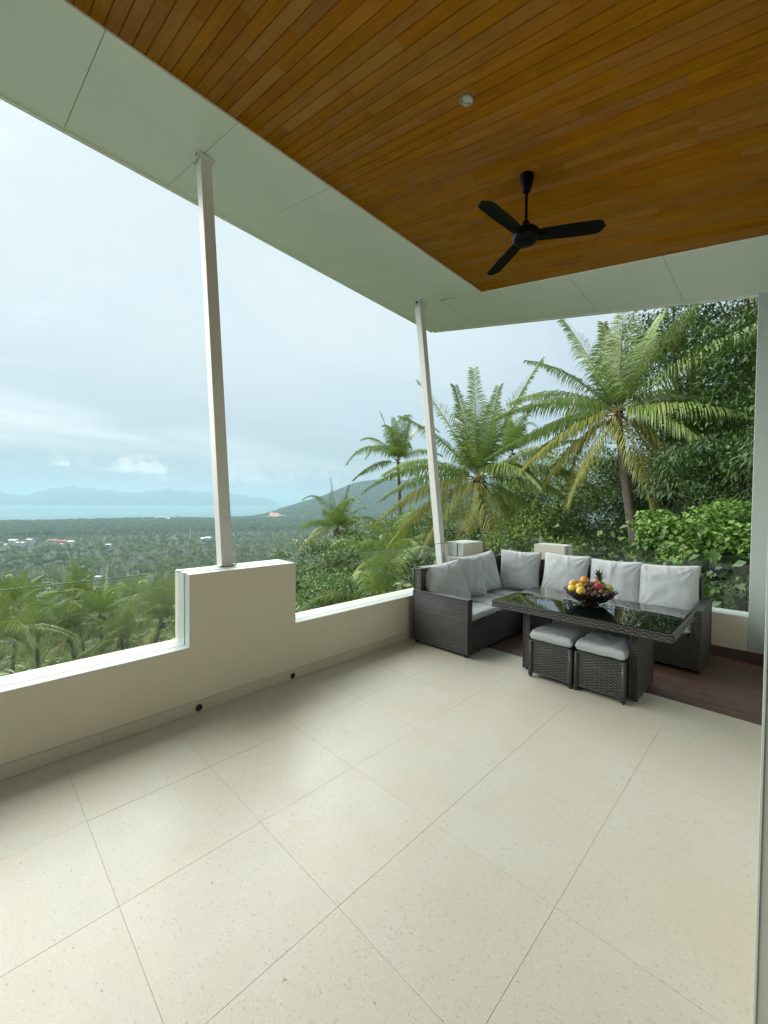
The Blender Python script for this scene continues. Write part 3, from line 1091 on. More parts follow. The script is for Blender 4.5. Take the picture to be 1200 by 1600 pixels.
class WK:
    """one wicker part: woven faces over a dark core"""
    def __init__(s):
        s.V = []; s.F = []; s.T = []; s.n = 0; s.seed = random.randrange(9999)

    def add(s, V, F, T):
        s.V.append(V); s.F.append(F+s.n); s.T.append(T); s.n += len(V)

    def panel(s, *a, **k):
        s.seed += 1
        s.add(*weave(*a, seed=s.seed, **k))
        return s

    def core(s, x0, x1, y0, y1, z0, z1, t=0.0):
        P = np.array([(x0, y0, z0), (x1, y0, z0), (x1, y1, z0), (x0, y1, z0), (x0, y0, z1), (x1, y0, z1), (x1, y1, z1), (x0, y1, z1)], float)
        Q = np.array([(0, 3, 2, 1), (4, 5, 6, 7), (0, 1, 5, 4), (1, 2, 6, 5), (2, 3, 7, 6), (3, 0, 4, 7)])
        s.add(P, Q, np.full(8, t))
        return s

    def block(s, x0, x1, y0, y1, z0, z1, faces='xXyYZ', **k):
        """woven box: core shrunk 6 mm, panels on the named faces (lower case = minus side)"""
        e = 0.006
        s.core(x0+e, x1-e, y0+e, y1-e, z0+0.002, z1-e)
        for f in faces:
            if f == 'x': s.panel((x0, y1, z0), (0, -1, 0), (0, 0, 1), y1-y0, z1-z0, **k)
            if f == 'X': s.panel((x1, y0, z0), (0, 1, 0), (0, 0, 1), y1-y0, z1-z0, **k)
            if f == 'y': s.panel((x0, y0, z0), (1, 0, 0), (0, 0, 1), x1-x0, z1-z0, **k)
            if f == 'Y': s.panel((x1, y1, z0), (-1, 0, 0), (0, 0, 1), x1-x0, z1-z0, **k)
            if f == 'Z':
                if x1-x0 > y1-y0:
                    s.panel((x0, y0, z1), (1, 0, 0), (0, 1, 0), x1-x0, y1-y0, **k)
                else:
                    s.panel((x1, y0, z1), (0, 1, 0), (-1, 0, 0), y1-y0, x1-x0, **k)
        return s

    def edge(s, a, b, r=0.008, seg=6):
        """wrapped corner strand"""
        a = np.array(a, float); b = np.array(b, float)
        d = b-a; L = np.linalg.norm(d); d /= L
        ref = np.array([0.3, 0.5, 0.81]); p = np.cross(d, ref); p /= np.linalg.norm(p); q = np.cross(d, p)
        n = max(2, int(L/0.012))
        t = np.linspace(0, 1, n)
        ang = np.linspace(0, 2*np.pi, seg, endpoint=False)
        rad = r*(1+0.12*np.cos(np.arange(n)*np.pi))
        V = (a + t[:, None]*(b-a))[:, None, :] + rad[:, None, None]*(np.cos(ang)[None, :, None]*p + np.sin(ang)[None, :, None]*q)
        i, k = np.meshgrid(np.arange(n-1), np.arange(seg), indexing='ij')
        F = np.stack([i*seg+k, i*seg+(k+1) % seg, (i+1)*seg+(k+1) % seg, (i+1)*seg+k], -1).reshape(-1, 4)
        T = np.repeat(np.where(np.arange(n) % 2, 0.3, 0.62), seg)
        s.add(V.reshape(-1, 3), F, T)
        return s

    def box_edges(s, x0, x1, y0, y1, z0, z1, r=0.0065):
        for x in (x0, x1):
            for y in (y0, y1):
                s.edge((x, y, z0), (x, y, z1), r)
        for z in (z1,):
            for x in (x0, x1): s.edge((x, y0, z), (x, y1, z), r)
            for y in (y0, y1): s.edge((x0, y, z), (x1, y, z), r)
        return s

    def build(s, name, parent):
        me = np_mesh(name, np.concatenate(s.V), np.concatenate(s.F), M['wicker'], False, np.concatenate(s.T))
        return mesh_obj(name, me, parent)


def offset_children(root):
    inv = Matrix.Translation(root.location).inverted()
    for c in root.children:
        c.matrix_parent_inverse = inv


def sofa():
    root = empty('corner_sofa', (4.6, 2.5, 0))
    tag(root, 'L-shaped dark grey woven wicker corner sofa with low arms', 'sofa')
    xl, xr, yf, yb = 3.60, 5.52, 2.33, 3.06       # long side against the glass
    xs, ye = 4.84, 0.575                          # side behind the table
    z0 = 0.03
    # arms
    WK().block(xl, xl+0.075, yf, yb, z0, 0.60).box_edges(xl, xl+0.075, yf, yb, z0, 0.60).build('armrest', root)
    WK().block(xs, xr, ye, ye+0.075, z0, 0.60).box_edges(xs, xr, ye, ye+0.075, z0, 0.60).build('armrest', root)
    # seat boxes
    WK().block(xl+0.077, xs-0.002, yf+0.012, yf+0.04, z0, 0.335, 'y').edge((xl+0.08, yf+0.012, 0.335), (xs, yf+0.012, 0.335)).build('front_panel', root)
    WK().block(xs+0.012, xs+0.04, ye+0.077, yf+0.01, z0, 0.335, 'x').edge((xs+0.012, ye+0.08, 0.335), (xs+0.012, yf, 0.335)).build('front_panel', root)
    WK().core(xl+0.08, xr-0.10, yf+0.042, yb-0.105, 0.30, 0.333).build('seat_deck', root)
    WK().core(xs+0.042, xr-0.10, ye+0.08, yf+0.040, 0.30, 0.3325).build('seat_deck', root)
    # backs
    WK().block(xl+0.012, xr, yb-0.10, yb, z0, 0.845, 'xyXYZ').box_edges(xl+0.012, xr, yb-0.10, yb, z0, 0.845).build('backrest', root)
    WK().block(xr-0.10, xr, ye+0.077, yb-0.102, z0, 0.845, 'xXyZ').box_edges(xr-0.10, xr, ye+0.077, yb-0.102, z0, 0.845).build('backrest', root)
    for x, y in ((xl+0.03, yf+0.03), (xl+0.03, yb-0.03), (xs+0.03, ye+0.03), (xr-0.03, ye+0.03), (xr-0.03, yb-0.03)):
        MB().lathe([(0.0, 0.0), (0.017, 0.0), (0.019, 0.04), (0.0, 0.04)], 12, (x, y, 0.001)).build('foot', M['rubber'], root)
    offset_children(root)


sofa()


def table():
    zt = 0.66
    x0, x1, y0, y1 = 3.575, 4.525, 0.585, 2.045
    root = empty('dining_table', ((x0+x1)/2, (y0+y1)/2, 0))
    tag(root, 'long wicker table with black glass top in front of the sofa', 'table')
    ins = 0.012
    # rim of woven strands
    wk = WK()
    wk.block(x0, x0+0.05, y0, y1, zt-0.056, zt-0.004, 'xZX', rh=0.0118)
    wk.block(x1-0.05, x1, y0, y1, zt-0.056, zt-0.004, 'xZX', rh=0.0118)
    wk.block(x0+0.05, x1-0.05, y0, y0+0.05, zt-0.056, zt-0.004, 'yZY', rh=0.0118)
    wk.block(x0+0.05, x1-0.05, y1-0.05, y1, zt-0.056, zt-0.004, 'yZY', rh=0.0118)
    for z in (zt-0.004, zt-0.056):
        wk.edge((x0, y0, z), (x0, y1, z), 0.006).edge((x1, y0, z), (x1, y1, z), 0.006).edge((x0, y0, z), (x1, y0, z), 0.006).edge((x0, y1, z), (x1, y1, z), 0.006)
    wk.core(x0+0.05, x1-0.05, y0+0.05, y1-0.05, zt-0.03, zt-0.008)
    wk.build('rim', root)
    MB().box(x0+0.022, x1-0.022, y0+0.022, y1-0.022, zt-0.002, zt+0.005).build('glass_top', M['tglass'], root, bevel=0.0015, bseg=2)
    for ya, yb in ((0.845, 0.905), (1.755, 1.815)):
        WK().block(3.785, 4.285, ya, yb, 0.012, zt-0.057, 'xXyY').box_edges(3.785, 4.285, ya, yb, 0.012, zt-0.06).build('leg_panel', root)
        for x in (3.81, 4.26):
            MB().lathe([(0.0, 0.0), (0.013, 0.0), (0.015, 0.014), (0.0, 0.014)], 10, (x, (ya+yb)/2, 0.001)).build('foot', M['rubber'], root)
    offset_children(root)


table()


def wrinkle(u, v, seed, k=6):
    rng = np.random.default_rng(seed)
    z = np.zeros_like(u)
    for _ in range(k):
        a = rng.uniform(0, np.pi); f = rng.uniform(3, 10); ph = rng.uniform(0, 6.28)
        z += np.sin((u*np.cos(a)+v*np.sin(a))*f + ph + 1.3*np.sin(u*2.1+v*1.7+ph))/f
    return z


def pillow_mesh(name, W, H, D, seed, box=False, ears=0.075):
    """cushion in local xz plane (width x, height z), thickness along y; origin at the middle of its bottom edge"""
    rng = np.random.default_rng(seed)
    N = 40
    u = np.linspace(-1, 1, N)
    U, Vv = np.meshgrid(u, u, indexing='ij')
    if box:
        pr = (1-np.abs(U)**14)*(1-np.abs(Vv)**14)
        th = np.clip(pr, 0, 1)**0.35
        th = 0.86*th + 0.14*np.clip((1-U**2)*(1-Vv**2), 0, 1)**0.5
    else:
        pr = np.clip((1-np.abs(U)**2.6)*(1-np.abs(Vv)**2.6), 0, 1)
        th = pr**0.52
    # edges pull in between the corners
    X = U*(W/2)*(1 - ears*(1-Vv**2)*np.abs(U)**3*1.0)
    Z = Vv*(H/2)*(1 - ears*(1-U**2)*np.abs(Vv)**3*1.0)
    wr = wrinkle(U*1.6, Vv*1.6, seed)
    # folds running in from the corners and the top edge
    fold = np.zeros_like(U)
    for cx, cz in ((-1, -1), (1, -1), (-1, 1), (1, 1)):
        dx, dz = U-cx, Vv-cz
        rr = np.hypot(dx, dz)+1e-6
        an = np.arctan2(dz, dx)
        fold += np.sin(an*rng.uniform(12, 20)+rng.uniform(0, 6))*np.exp(-(rr/0.55)**2)*np.clip(rr*2.2, 0, 1)
    for _ in range(5):
        x0 = rng.uniform(-0.8, 0.8); sgn = rng.choice([-1, 1]); wd = rng.uniform(0.03, 0.07); sl = rng.uniform(-0.35, 0.35); ln = rng.uniform(0.2, 0.55)
        dist = 1-sgn*Vv
        fold += -1.1*np.exp(-((U-x0-sl*dist)/wd)**2)*np.exp(-(dist/ln)**2)
    amp = 0.0 if box else 0.010
    sag = 0 if box else 0.10*(Vv < 0)*0
    rows = []
    for sgn, sd in ((-1, 0), (1, 5)):
        Y = sgn*(D/2)*th + (wr*0.009*th + fold*(0.0055 if box else 0.014)*th**0.6)*(1 if sd == 0 else 0.6)
        rows.append(np.stack([X, Y, Z + H/2], -1).reshape(-1, 3))
    i, j = np.meshgrid(np.arange(N-1), np.arange(N-1), indexing='ij')
    q = np.stack([i*N+j, (i+1)*N+j, (i+1)*N+j+1, i*N+j+1], -1).reshape(-1, 4)
    V = np.concatenate(rows)
    F = np.concatenate([q, q[:, ::-1]+N*N])
    me = np_mesh(name, V, F, M['fabric'], True)
    bm = bmesh.new(); bm.from_mesh(me)
    bmesh.ops.remove_doubles(bm, verts=bm.verts, dist=0.0012)
    bm.to_mesh(me); bm.free()
    # border loop for the piping
    loop = [(0, j) for j in range(N)] + [(i_, N-1) for i_ in range(1, N)] + [(N-1, j) for j in range(N-2, -1, -1)] + [(i_, 0) for i_ in range(N-2, 0, -1)]
    pts = [((X[a, b]), 0.0, Z[a, b]+H/2) for a, b in loop]
    return me, pts


def back_cushion(label, c, yaw, lean, W=0.56, H=0.50, D=0.19, seed=1, roll=0.0):
    """c = middle of the bottom edge; yaw turns the front (-y) about z"""
    me, pts = pillow_mesh('back_cushion', W, H, D, seed)
    o = mesh_obj('back_cushion', me)
    o.location = c
    o.rotation_euler = (Matrix.Rotation(yaw, 3, 'Z') @ Matrix.Rotation(lean, 3, 'X') @ Matrix.Rotation(roll, 3, 'Y')).to_euler()
    tag(o, label, 'cushion', 'grey back cushions on the corner sofa')
    mb = MB().tube([p for p in pts[::2]]+[pts[0]], 0.0045, 6, cap=False)
    mb.build('piping', M['zip'], o, smooth=True)
    return o


SEAT = 0.432
# cushions leaning on the long back (front faces -y); yaw 0
back_cushion('grey back cushion beside the near wicker arm, slumped over its neighbour', (3.93, 2.76, SEAT), R(-24), R(-22), 0.56, 0.50, 0.20, 3, R(-7))
back_cushion('grey back cushion between the slumped one and the creased corner one', (4.36, 2.79, SEAT), R(-17), R(-18), 0.55, 0.53, 0.20, 14, R(2))
back_cushion('strongly creased grey back cushion at the inner corner of the sofa', (4.80, 2.80, SEAT), R(-12), R(-15), 0.55, 0.53, 0.21, 25, R(-6))
# along the other back (front faces -x)
back_cushion('plump grey cushion turned in the sofa corner under the white block', (5.20, 2.58, SEAT), R(-68), R(-13), 0.53, 0.54, 0.20, 36, R(2))
back_cushion('square grey back cushion just right of the corner cushion, behind the table end', (5.27, 2.03, SEAT), R(-90), R(-13), 0.57, 0.545, 0.18, 47, R(1))
back_cushion('grey back cushion directly behind the fruit bowl', (5.27, 1.45, SEAT), R(-90), R(-15), 0.57, 0.53, 0.18, 58, R(-1))
back_cushion('grey back cushion against the arm at the house-wall end of the sofa', (5.27, 0.92, SEAT), R(-90), R(-16), 0.58, 0.54, 0.18, 69, R(-3))


def flat_cushion(label, cx, cy, z0, wx, wy, h, seed, cat='cushion', group=None, name='seat_cushion'):
    me, pts = pillow_mesh(name, wx, wy, h, seed, True, 0.012)
    # lay it flat: local z -> y, local y -> -z
    me.transform(Matrix.Translation((0, -wy/2, h/2)) @ Matrix(((1, 0, 0, 0), (0, 0, 1, 0), (0, -1, 0, 0), (0, 0, 0, 1))))
    o = mesh_obj(name, me)
    o.location = (cx, cy, z0)
    tag(o, label, cat, group)
    pp = [(p[0], p[2]-wy/2, h/2) for p in pts]
    MB().tube(pp[::2]+[pp[0]], 0.004, 6, cap=False).build('piping', M['zip'], o, smooth=True)
    return o


g_ = 'pale grey seat cushions of the sofa'
flat_cushion('pale grey seat cushion next to the near wicker arm', 3.965, 2.645, 0.336, 0.575, 0.60, 0.098, 101, group=g_)
flat_cushion('pale grey seat cushion in the middle of the long sofa side', 4.55, 2.645, 0.336, 0.575, 0.60, 0.098, 102, group=g_)
flat_cushion('pale grey seat cushion in the inside corner of the sofa', 5.13, 2.645, 0.336, 0.565, 0.60, 0.098, 103, group=g_)
flat_cushion('pale grey seat cushion behind the table, next to the corner seat', 5.13, 1.93, 0.336, 0.56, 0.80, 0.098, 104, group=g_)
flat_cushion('pale grey seat cushion beside the arm at the house-wall end', 5.13, 1.09, 0.336, 0.56, 0.86, 0.098, 105, group=g_)


def stool(label, x0, y0, wx, wy, clabel, seed):
    zt = 0.335
    root = empty('stool', (x0+wx/2, y0+wy/2, 0))
    tag(root, label, 'stool', 'wicker stools under the table')
    e = 0.016
    WK().block(x0, x0+wx, y0, y0+wy, 0.045, zt, 'xXyY').edge((x0, y0, zt), (x0, y0+wy, zt)).edge((x0+wx, y0, zt), (x0+wx, y0+wy, zt)).edge((x0, y0, zt), (x0+wx, y0, zt)).edge((x0, y0+wy, zt), (x0+wx, y0+wy, zt)).edge((x0, y0, .047), (x0, y0+wy, .047)).edge((x0, y0, .047), (x0+wx, y0, .047)).build('woven_seat_box', root)
    for x in (x0+0.004, x0+wx-0.004):
        for y in (y0+0.004, y0+wy-0.004):
            WK().core(x-0.014, x+0.014, y-0.014, y+0.014, 0.012, zt-0.004, 0.35).edge((x, y, 0.012), (x, y, zt), 0.0155).build('leg', root)
            MB().lathe([(0.0, 0.0), (0.011, 0.0), (0.0125, 0.013), (0.0, 0.013)], 10, (x, y, 0.001)).build('foot', M['rubber'], root)
    offset_children(root)
    flat_cushion(clabel, x0+wx/2, y0+wy/2, zt+0.004, wx+0.012, wy+0.012, 0.098, seed, group='grey cushions on the stools', name='stool_cushion')


stool('wicker stool under the table beside the left table leg, nearer the long parapet', 3.665, 1.325, 0.37, 0.365, 'grey stool cushion on the stool nearer the long parapet', 201)
stool('wicker stool under the table beside the leg nearer the house wall', 3.675, 0.915, 0.37, 0.375, 'grey stool cushion on the stool nearer the house wall', 202)


# ------------------------------------------------------------------ fruit bowl
def fruit_bowl():
    C0 = Vector((4.10, 1.32, 0.6652))
    er = Vector((cR[0], cR[1], 0)).normalized(); ef = Vector((cF[0], cF[1], 0)).normalized()
    root = empty('fruit_bowl', C0)
    tag(root, 'shallow dark bowl of overlapping carved leaves on the glass table', 'bowl')
    mbk = mat_simple('bowl_wood', (0.030, 0.024, 0.019), 0.4, 0, 0.5, 40, 0.3)
    MB().lathe([(0.0, 0.0), (0.075, 0.0), (0.078, 0.006), (0.045, 0.014), (0.030, 0.024), (0.05, 0.032), (0.11, 0.050), (0.165, 0.083), (0.190, 0.108),
                (0.186, 0.110), (0.160, 0.090), (0.10, 0.058), (0.0, 0.040)], 40).build('bowl_shell', mbk, root, smooth=True)
    # petals round the outside
    for ring, (n, r0, z0, r1, z1, wd) in enumerate(((26, 0.165, 0.080, 0.222, 0.140, 0.026), (24, 0.115, 0.048, 0.192, 0.100, 0.024), (18, 0.06, 0.026, 0.138, 0.058, 0.021))):
        mb = MB()
        for k in range(n):
            a = 2*math.pi*(k+0.5*ring)/n
            ca, sa = math.cos(a), math.sin(a)
            out_ = 0.004*(ring+1)
            P = []
            for t, wf in ((0, 0.35), (0.35, 0.95), (0.7, 0.8), (1.0, 0.05)):
                rr = r0+(r1-r0)*t + out_; zz_ = z0+(z1-z0)*t - out_*0.6
                for sg in (-1, 0, 1):
                    y = sg*wd*wf; lift = 0.004 if sg == 0 else 0
                    P.append(((rr+lift)*ca-y*sa, (rr+lift)*sa+y*ca, zz_-lift))
            b = len(mb.v); mb.v += P
            for i in range(3):
                for k2 in range(2):
                    mb.f.append((b+i*3+k2, b+i*3+k2+1, b+(i+1)*3+k2+1, b+(i+1)*3+k2))
        tag(mb.build('leaf_petals', mbk, root, smooth=True), kind='stuff')

    def pos(r, f, u):
        return C0 + er*r + ef*f + Vector((0, 0, u))

    def blob(name, label, cat, p, rad, mat, sq=(1, 1, 1), rot=(0, 0, 0), group=None, ring=12, dent=0.12, tail=0.0):
        mb = MB()
        n = ring
        prof = []
        for i in range(n+1):
            t = math.pi*i/n
            r_ = math.sin(t)*(1+tail*math.cos(t)); z_ = -math.cos(t)
            z_ *= 1 - dent*math.exp(-(math.sin(t)/0.28)**2)
            prof.append((max(r_, 0.0005)*rad, z_*rad))
        mb.lathe(prof, 18)
        mb.v = [(x*sq[0], y*sq[1], z*sq[2]) for x, y, z in mb.v]
        o = mb.build(name, mat, None, smooth=True)
        o.location = p; o.rotation_euler = rot
        tag(o, label, cat, group)
        return o
    m_mango = mat_simple('mango_skin', (0.62, 0.36, 0.035), 0.4, 0, 0.25, 14)
    m_yel = mat_simple('yellow_skin', (0.60, 0.46, 0.06), 0.45, 0, 0.2, 14)
    m_or = mat_simple('orange_peel', (0.66, 0.27, 0.025), 0.45, 0, 0.12, 60, 0.2)
    m_ms = mat_simple('mangosteen_skin', (0.085, 0.034, 0.030), 0.42, 0, 0.5, 22)
    m_msl = mat_simple('mangosteen_sepal', (0.16, 0.15, 0.055), 0.6)
    m_red = mat_simple('dragon_skin', (0.42, 0.025, 0.055), 0.4, 0, 0.25, 18)
    m_grn = mat_simple('green_skin', (0.40, 0.42, 0.09), 0.4, 0, 0.2, 14)
    m_peach = mat_simple('peach_skin', (0.62, 0.26, 0.12), 0.6, 0, 0.35, 9)
    m_pin = mat_simple('pineapple_skin', (0.25, 0.14, 0.03), 0.6, 0, 0.4, 30, 0.5)
    m_pl = mat_leaf('pineapple_leaf', (0.025, 0.050, 0.018), (0.07, 0.115, 0.045), 0.1, 0.4)
    stem = mat_simple('stem', (0.07, 0.05, 0.025), 0.8)

    def with_stem(o, top):
        MB().tube([(0, 0, top*0.93), (0.002, 0.001, top+0.008)], [0.003, 0.002], 6).build('stem', stem, o)
        return o
    with_stem(blob('mango', 'yellow mango at the bowl edge, topmost of the mango pile', 'fruit', pos(-0.150, 0.0, 0.188), 0.040, m_mango, (0.9, 1.0, 1.25), (1.1, 0.3, 0.6), dent=0.05, tail=0.15), 0.05)
    with_stem(blob('mango', 'orange-yellow mango leaning in front of the topmost mango', 'fruit', pos(-0.125, -0.055, 0.172), 0.036, m_mango, (0.9, 1.0, 1.22), (0.9, -0.5, 0.2), dent=0.05, tail=0.15), 0.044)
    with_stem(blob('mango', 'yellow mango resting on the bowl rim away from the pineapple', 'fruit', pos(-0.178, -0.02, 0.152), 0.036, m_yel, (0.9, 0.95, 1.2), (1.4, 0.2, -0.5), dent=0.05, tail=0.15), 0.043)
    with_stem(blob('guava', 'greenish yellow guava at the front of the mangoes', 'fruit', pos(-0.138, -0.105, 0.142), 0.040, m_yel, (1, 1, 1.05), (0.5, 0.6, 0), dent=0.08), 0.042)
    with_stem(blob('orange', 'bright round orange on top of the fruit heap', 'fruit', pos(-0.040, 0.03, 0.215), 0.041, m_or, (1, 1, 0.96), (0.3, 0.2, 0)), 0.038)
    with_stem(blob('peach', 'pinkish peach on top next to the pineapple crown', 'fruit', pos(0.058, 0.01, 0.195), 0.036, m_peach, (1, 1, 0.95), (0.2, -0.4, 0)), 0.033)
    df = blob('dragon_fruit', 'crimson dragon fruit in the middle of the heap', 'fruit', pos(0.048, -0.045, 0.165), 0.043, m_red, (0.95, 0.95, 1.18), (0.4, 1.2, 0.4), dent=0.03)
    sc_ = MB()
    for k in range(9):
        a = k*2.4; zz_ = -0.03+0.008*k; r_ = 0.041*math.sqrt(max(0.05, 1-(zz_/0.052)**2))
        p0 = Vector((r_*math.cos(a), r_*math.sin(a), zz_)); t_ = Vector((-math.sin(a), math.cos(a), 0))*0.008
        b = len(sc_.v); sc_.v += [tuple(p0-t_), tuple(p0+t_), tuple(p0*1.22+Vector((0, 0, 0.02)))]; sc_.f.append((b, b+1, b+2))
    tag(sc_.build('scales', m_grn, df), kind='stuff')
    with_stem(blob('green_apple', 'pale green apple at the bowl end next to the pineapple', 'fruit', pos(0.152, -0.045, 0.150), 0.041, m_grn, (1, 1, 0.92), (0.2, 0.4, 0)), 0.036)
    with_stem(blob('green_apple', 'yellow-green apple tucked behind the pale green apple', 'fruit', pos(0.175, 0.03, 0.148), 0.036, m_yel, (1, 1, 0.92), (0.1, 0.6, 0)), 0.032)
    ms = [(-0.108, -0.035, 0.168), (-0.055, -0.045, 0.180), (-0.062, -0.098, 0.148), (-0.005, -0.07, 0.158), (-0.012, -0.128, 0.128), (0.042, -0.118, 0.136), (0.088, -0.075, 0.160),
          (-0.090, -0.125, 0.118), (0.095, -0.122, 0.130), (0.125, -0.10, 0.128), (-0.03, 0.09, 0.165), (0.03, 0.08, 0.172), (-0.09, 0.06, 0.165), (0.01, -0.02, 0.185), (-0.045, -0.150, 0.112), (0.06, -0.155, 0.112)]
    for k, q in enumerate(ms):
        o = blob('mangosteen', 'dark purple-brown mangosteen heaped in the fruit bowl', 'fruit', pos(*q), 0.0275+0.0025*math.sin(k*3.1), m_ms, (1, 1, 0.94), (RNG.uniform(-0.9, 0.9), RNG.uniform(-0.9, 0.9), 0), 'mangosteens in the fruit bowl', dent=0.06)
        sp = MB()
        for a in range(4):
            an = a*math.pi/2
            b = len(sp.v)
            for t, wd in ((0.0, 0.004), (0.009, 0.009), (0.017, 0.006)):
                for sg in (-1, 1):
                    x_, y_ = t, sg*wd
                    sp.v.append((x_*math.cos(an)-y_*math.sin(an), x_*math.sin(an)+y_*math.cos(an), 0.0268-0.25*t))
            sp.f += [(b, b+1, b+3, b+2), (b+2, b+3, b+5, b+4)]
        sp.build('sepals', m_msl, o)
    pr = blob('pineapple', 'small pineapple with spiky green crown standing in the fruit bowl', 'fruit', pos(0.118, 0.045, 0.150), 0.050, m_pin, (0.95, 0.95, 1.25), (0.25*er.y, 0.25*er.x, 0), dent=0.02)
    lv = MB()
    rr_ = random.Random(5)
    for k in range(34):
        a = k*2.39996; t = k/34
        spread = 0.95-0.75*t
        L = 0.055+0.045*t
        d = Vector((math.cos(a)*spread, math.sin(a)*spread, 0.55+0.55*t)).normalized()
        sd = Vector((-math.sin(a), math.cos(a), 0))
        base = Vector((math.cos(a)*0.012*(1-t), math.sin(a)*0.012*(1-t), 0.056+0.035*t))
        b = len(lv.v)
        for s_, wd in ((0, 0.007), (0.45, 0.0075), (1, 0.0006)):
            c_ = base + d*(L*s_) + Vector((math.cos(a), math.sin(a), -0.3))*(0.018*s_*s_)
            lv.v += [tuple(c_-sd*wd), tuple(c_+Vector((0, 0, -0.002))), tuple(c_+sd*wd)]
        for i in range(2):
            for k2 in range(2):
                lv.f.append((b+i*3+k2, b+i*3+k2+1, b+(i+1)*3+k2+1, b+(i+1)*3+k2))
    tag(lv.build('leaf_crown', m_pl, pr), kind='stuff')


fruit_bowl()

# ------------------------------------------------------------------ vegetation
def frond_geo(d0, L, g, pairs=46, lw=0.030, ll=0.62, seed=0, hang=0.6, nseg=12, stalk=0.14, p=1.4):
    """one palm frond from the origin, first heading d0, bending down by g. returns V, quads, tris, midx, tint"""
    rng = np.random.default_rng(seed)
    d0 = np.array(d0, float); d0 /= np.linalg.norm(d0)
    ns = 24
    s = np.linspace(0, 1, ns+1)
    D = d0[None, :] + np.stack([np.zeros(ns+1), np.zeros(ns+1), -g*s**p], -1)
    D /= np.linalg.norm(D, axis=1)[:, None]
    P = np.concatenate([[[0, 0, 0]], np.cumsum((D[:-1]+D[1:])/2*(L/ns), 0)])
    h = np.array([d0[0], d0[1], 0.0]); hn = np.linalg.norm(h)
    if hn < 0.15:
        h = rng.normal(size=3); h[2] = 0; hn = np.linalg.norm(h)
    h /= hn
    side0 = np.array([h[1], -h[0], 0.0])
    tw = rng.uniform(-0.5, 0.5)
    V, F4, F3, M4, M3, TT = [], [], [], [], [], []
    # rachis: 4-sided taper
    rad = np.interp(s, [0, 0.15, 1], [0.034, 0.020, 0.004])*(L/3.6)
    NN = np.cross(side0[None, :], D); NN /= np.linalg.norm(NN, axis=1)[:, None]
    for i in range(ns+1):
        sd = side0
        for a, b in ((1, 0), (0, 1), (-1, 0), (0, -1)):
            V.append(P[i] + sd*rad[i]*a + NN[i]*rad[i]*0.7*b)
            TT.append(0.5)
    for i in range(ns):
        for k in range(4):
            F4.append((i*4+k, i*4+(k+1) % 4, (i+1)*4+(k+1) % 4, (i+1)*4+k)); M4.append(1)
    V = [np.array(V)]
    nb = (ns+1)*4
    t = np.linspace(stalk, 0.995, pairs)
    for sg in (-1, 1):
        tt = np.clip(t + rng.uniform(-0.25, 0.25, pairs)/pairs, 0, 1)
        idx = tt*ns; i0 = np.clip(idx.astype(int), 0, ns-1); fr = (idx-i0)[:, None]
        c = P[i0]*(1-fr)+P[i0+1]*fr
        dd = D[i0]*(1-fr)+D[i0+1]*fr
        n_ = NN[i0]
        tn = (tt-stalk)/(1-stalk)
        ln = ll*(0.45+0.55*np.sin(np.clip(tn*1.15+0.18, 0, 1)*np.pi)**0.7)*(1-0.45*tn**3)*rng.uniform(0.88, 1.1, pairs)
        fw = (0.32+0.70*tn)[:, None]
        vee = (0.35-0.2*tn)[:, None] + rng.uniform(-0.12, 0.12, (pairs, 1))
        ang = tw*(tn-0.2)
        sdv = (side0[None, :]*np.cos(ang)[:, None]*sg + n_*np.sin(ang)[:, None])
        b1 = sdv + dd*fw + n_*vee
        b1 /= np.linalg.norm(b1, axis=1)[:, None]
        hg = hang*rng.uniform(0.6, 1.4, (pairs, 1))
        b2 = b1 + np.array([0, 0, -1.0])*hg
        b2 /= np.linalg.norm(b2, axis=1)[:, None]
        b3 = b1 + np.array([0, 0, -1.0])*hg*2.2
        b3 /= np.linalg.norm(b3, axis=1)[:, None]
        w_ = (dd*0.8 + n_*0.45*sg*0 + n_*0.35)
        w_ /= np.linalg.norm(w_, axis=1)[:, None]
        wv = w_*(lw*rng.uniform(0.85, 1.15, (pairs, 1)))
        m1 = c + b1*(ln*0.38)[:, None]
        m2 = m1 + b2*(ln*0.34)[:, None]
        m3 = m2 + b3*(ln*0.28)[:, None]
        blk = np.stack([c-wv*0.35, c+wv*0.35, m1-wv*0.5, m1+wv*0.5, m2-wv*0.4, m2+wv*0.4, m3], 1).reshape(-1, 3)
        V.append(blk)
        k = nb + np.arange(pairs)*7
        F4 += np.stack([k, k+1, k+3, k+2], 1).tolist() + np.stack([k+2, k+3, k+5, k+4], 1).tolist()
        M4 += [0]*(2*pairs)
        F3 += np.stack([k+4, k+5, k+6], 1).tolist(); M3 += [0]*pairs
        tv = np.clip(rng.uniform(0.15, 0.75, pairs) + 0.15*(1-tn), 0, 0.88)
        yl = rng.random(pairs) < 0.03
        tv = np.where(yl, 0.97, tv)
        TT += np.repeat(tv, 7).tolist()
        nb += pairs*7
    return np.concatenate(V), np.array(F4), np.array(F3), np.array(M4+M3), np.array(TT)


def frond_mesh(mat, mat_r, *a, **k):
    V, F4, F3, mi, TT = frond_geo(*a, **k)
    return np_mesh('frond', V, [F4, F3], [mat, mat_r], False, TT, mi)


def palm_trunk(base, top, r0=0.17, r1=0.105, bow=0.35, seed=0):
    rng = random.Random(seed)
    b, t = Vector(base), Vector(top)
    n = 26
    L = (t-b).length
    ax = Vector((rng.uniform(-1, 1), rng.uniform(-1, 1), 0))
    pts, rad = [], []
    for i in range(n+1):
        s = i/n
        p = b.lerp(t, s) + ax*bow*math.sin(s*math.pi)*0.5
        pts.append(p)
        r = r0+(r1-r0)*s**0.6
        rad.append(r*(1.06 if i % 2 else 0.97)*(1+0.5*max(0, 0.08-s)/0.08))
    return MB().tube(pts, rad, 12)


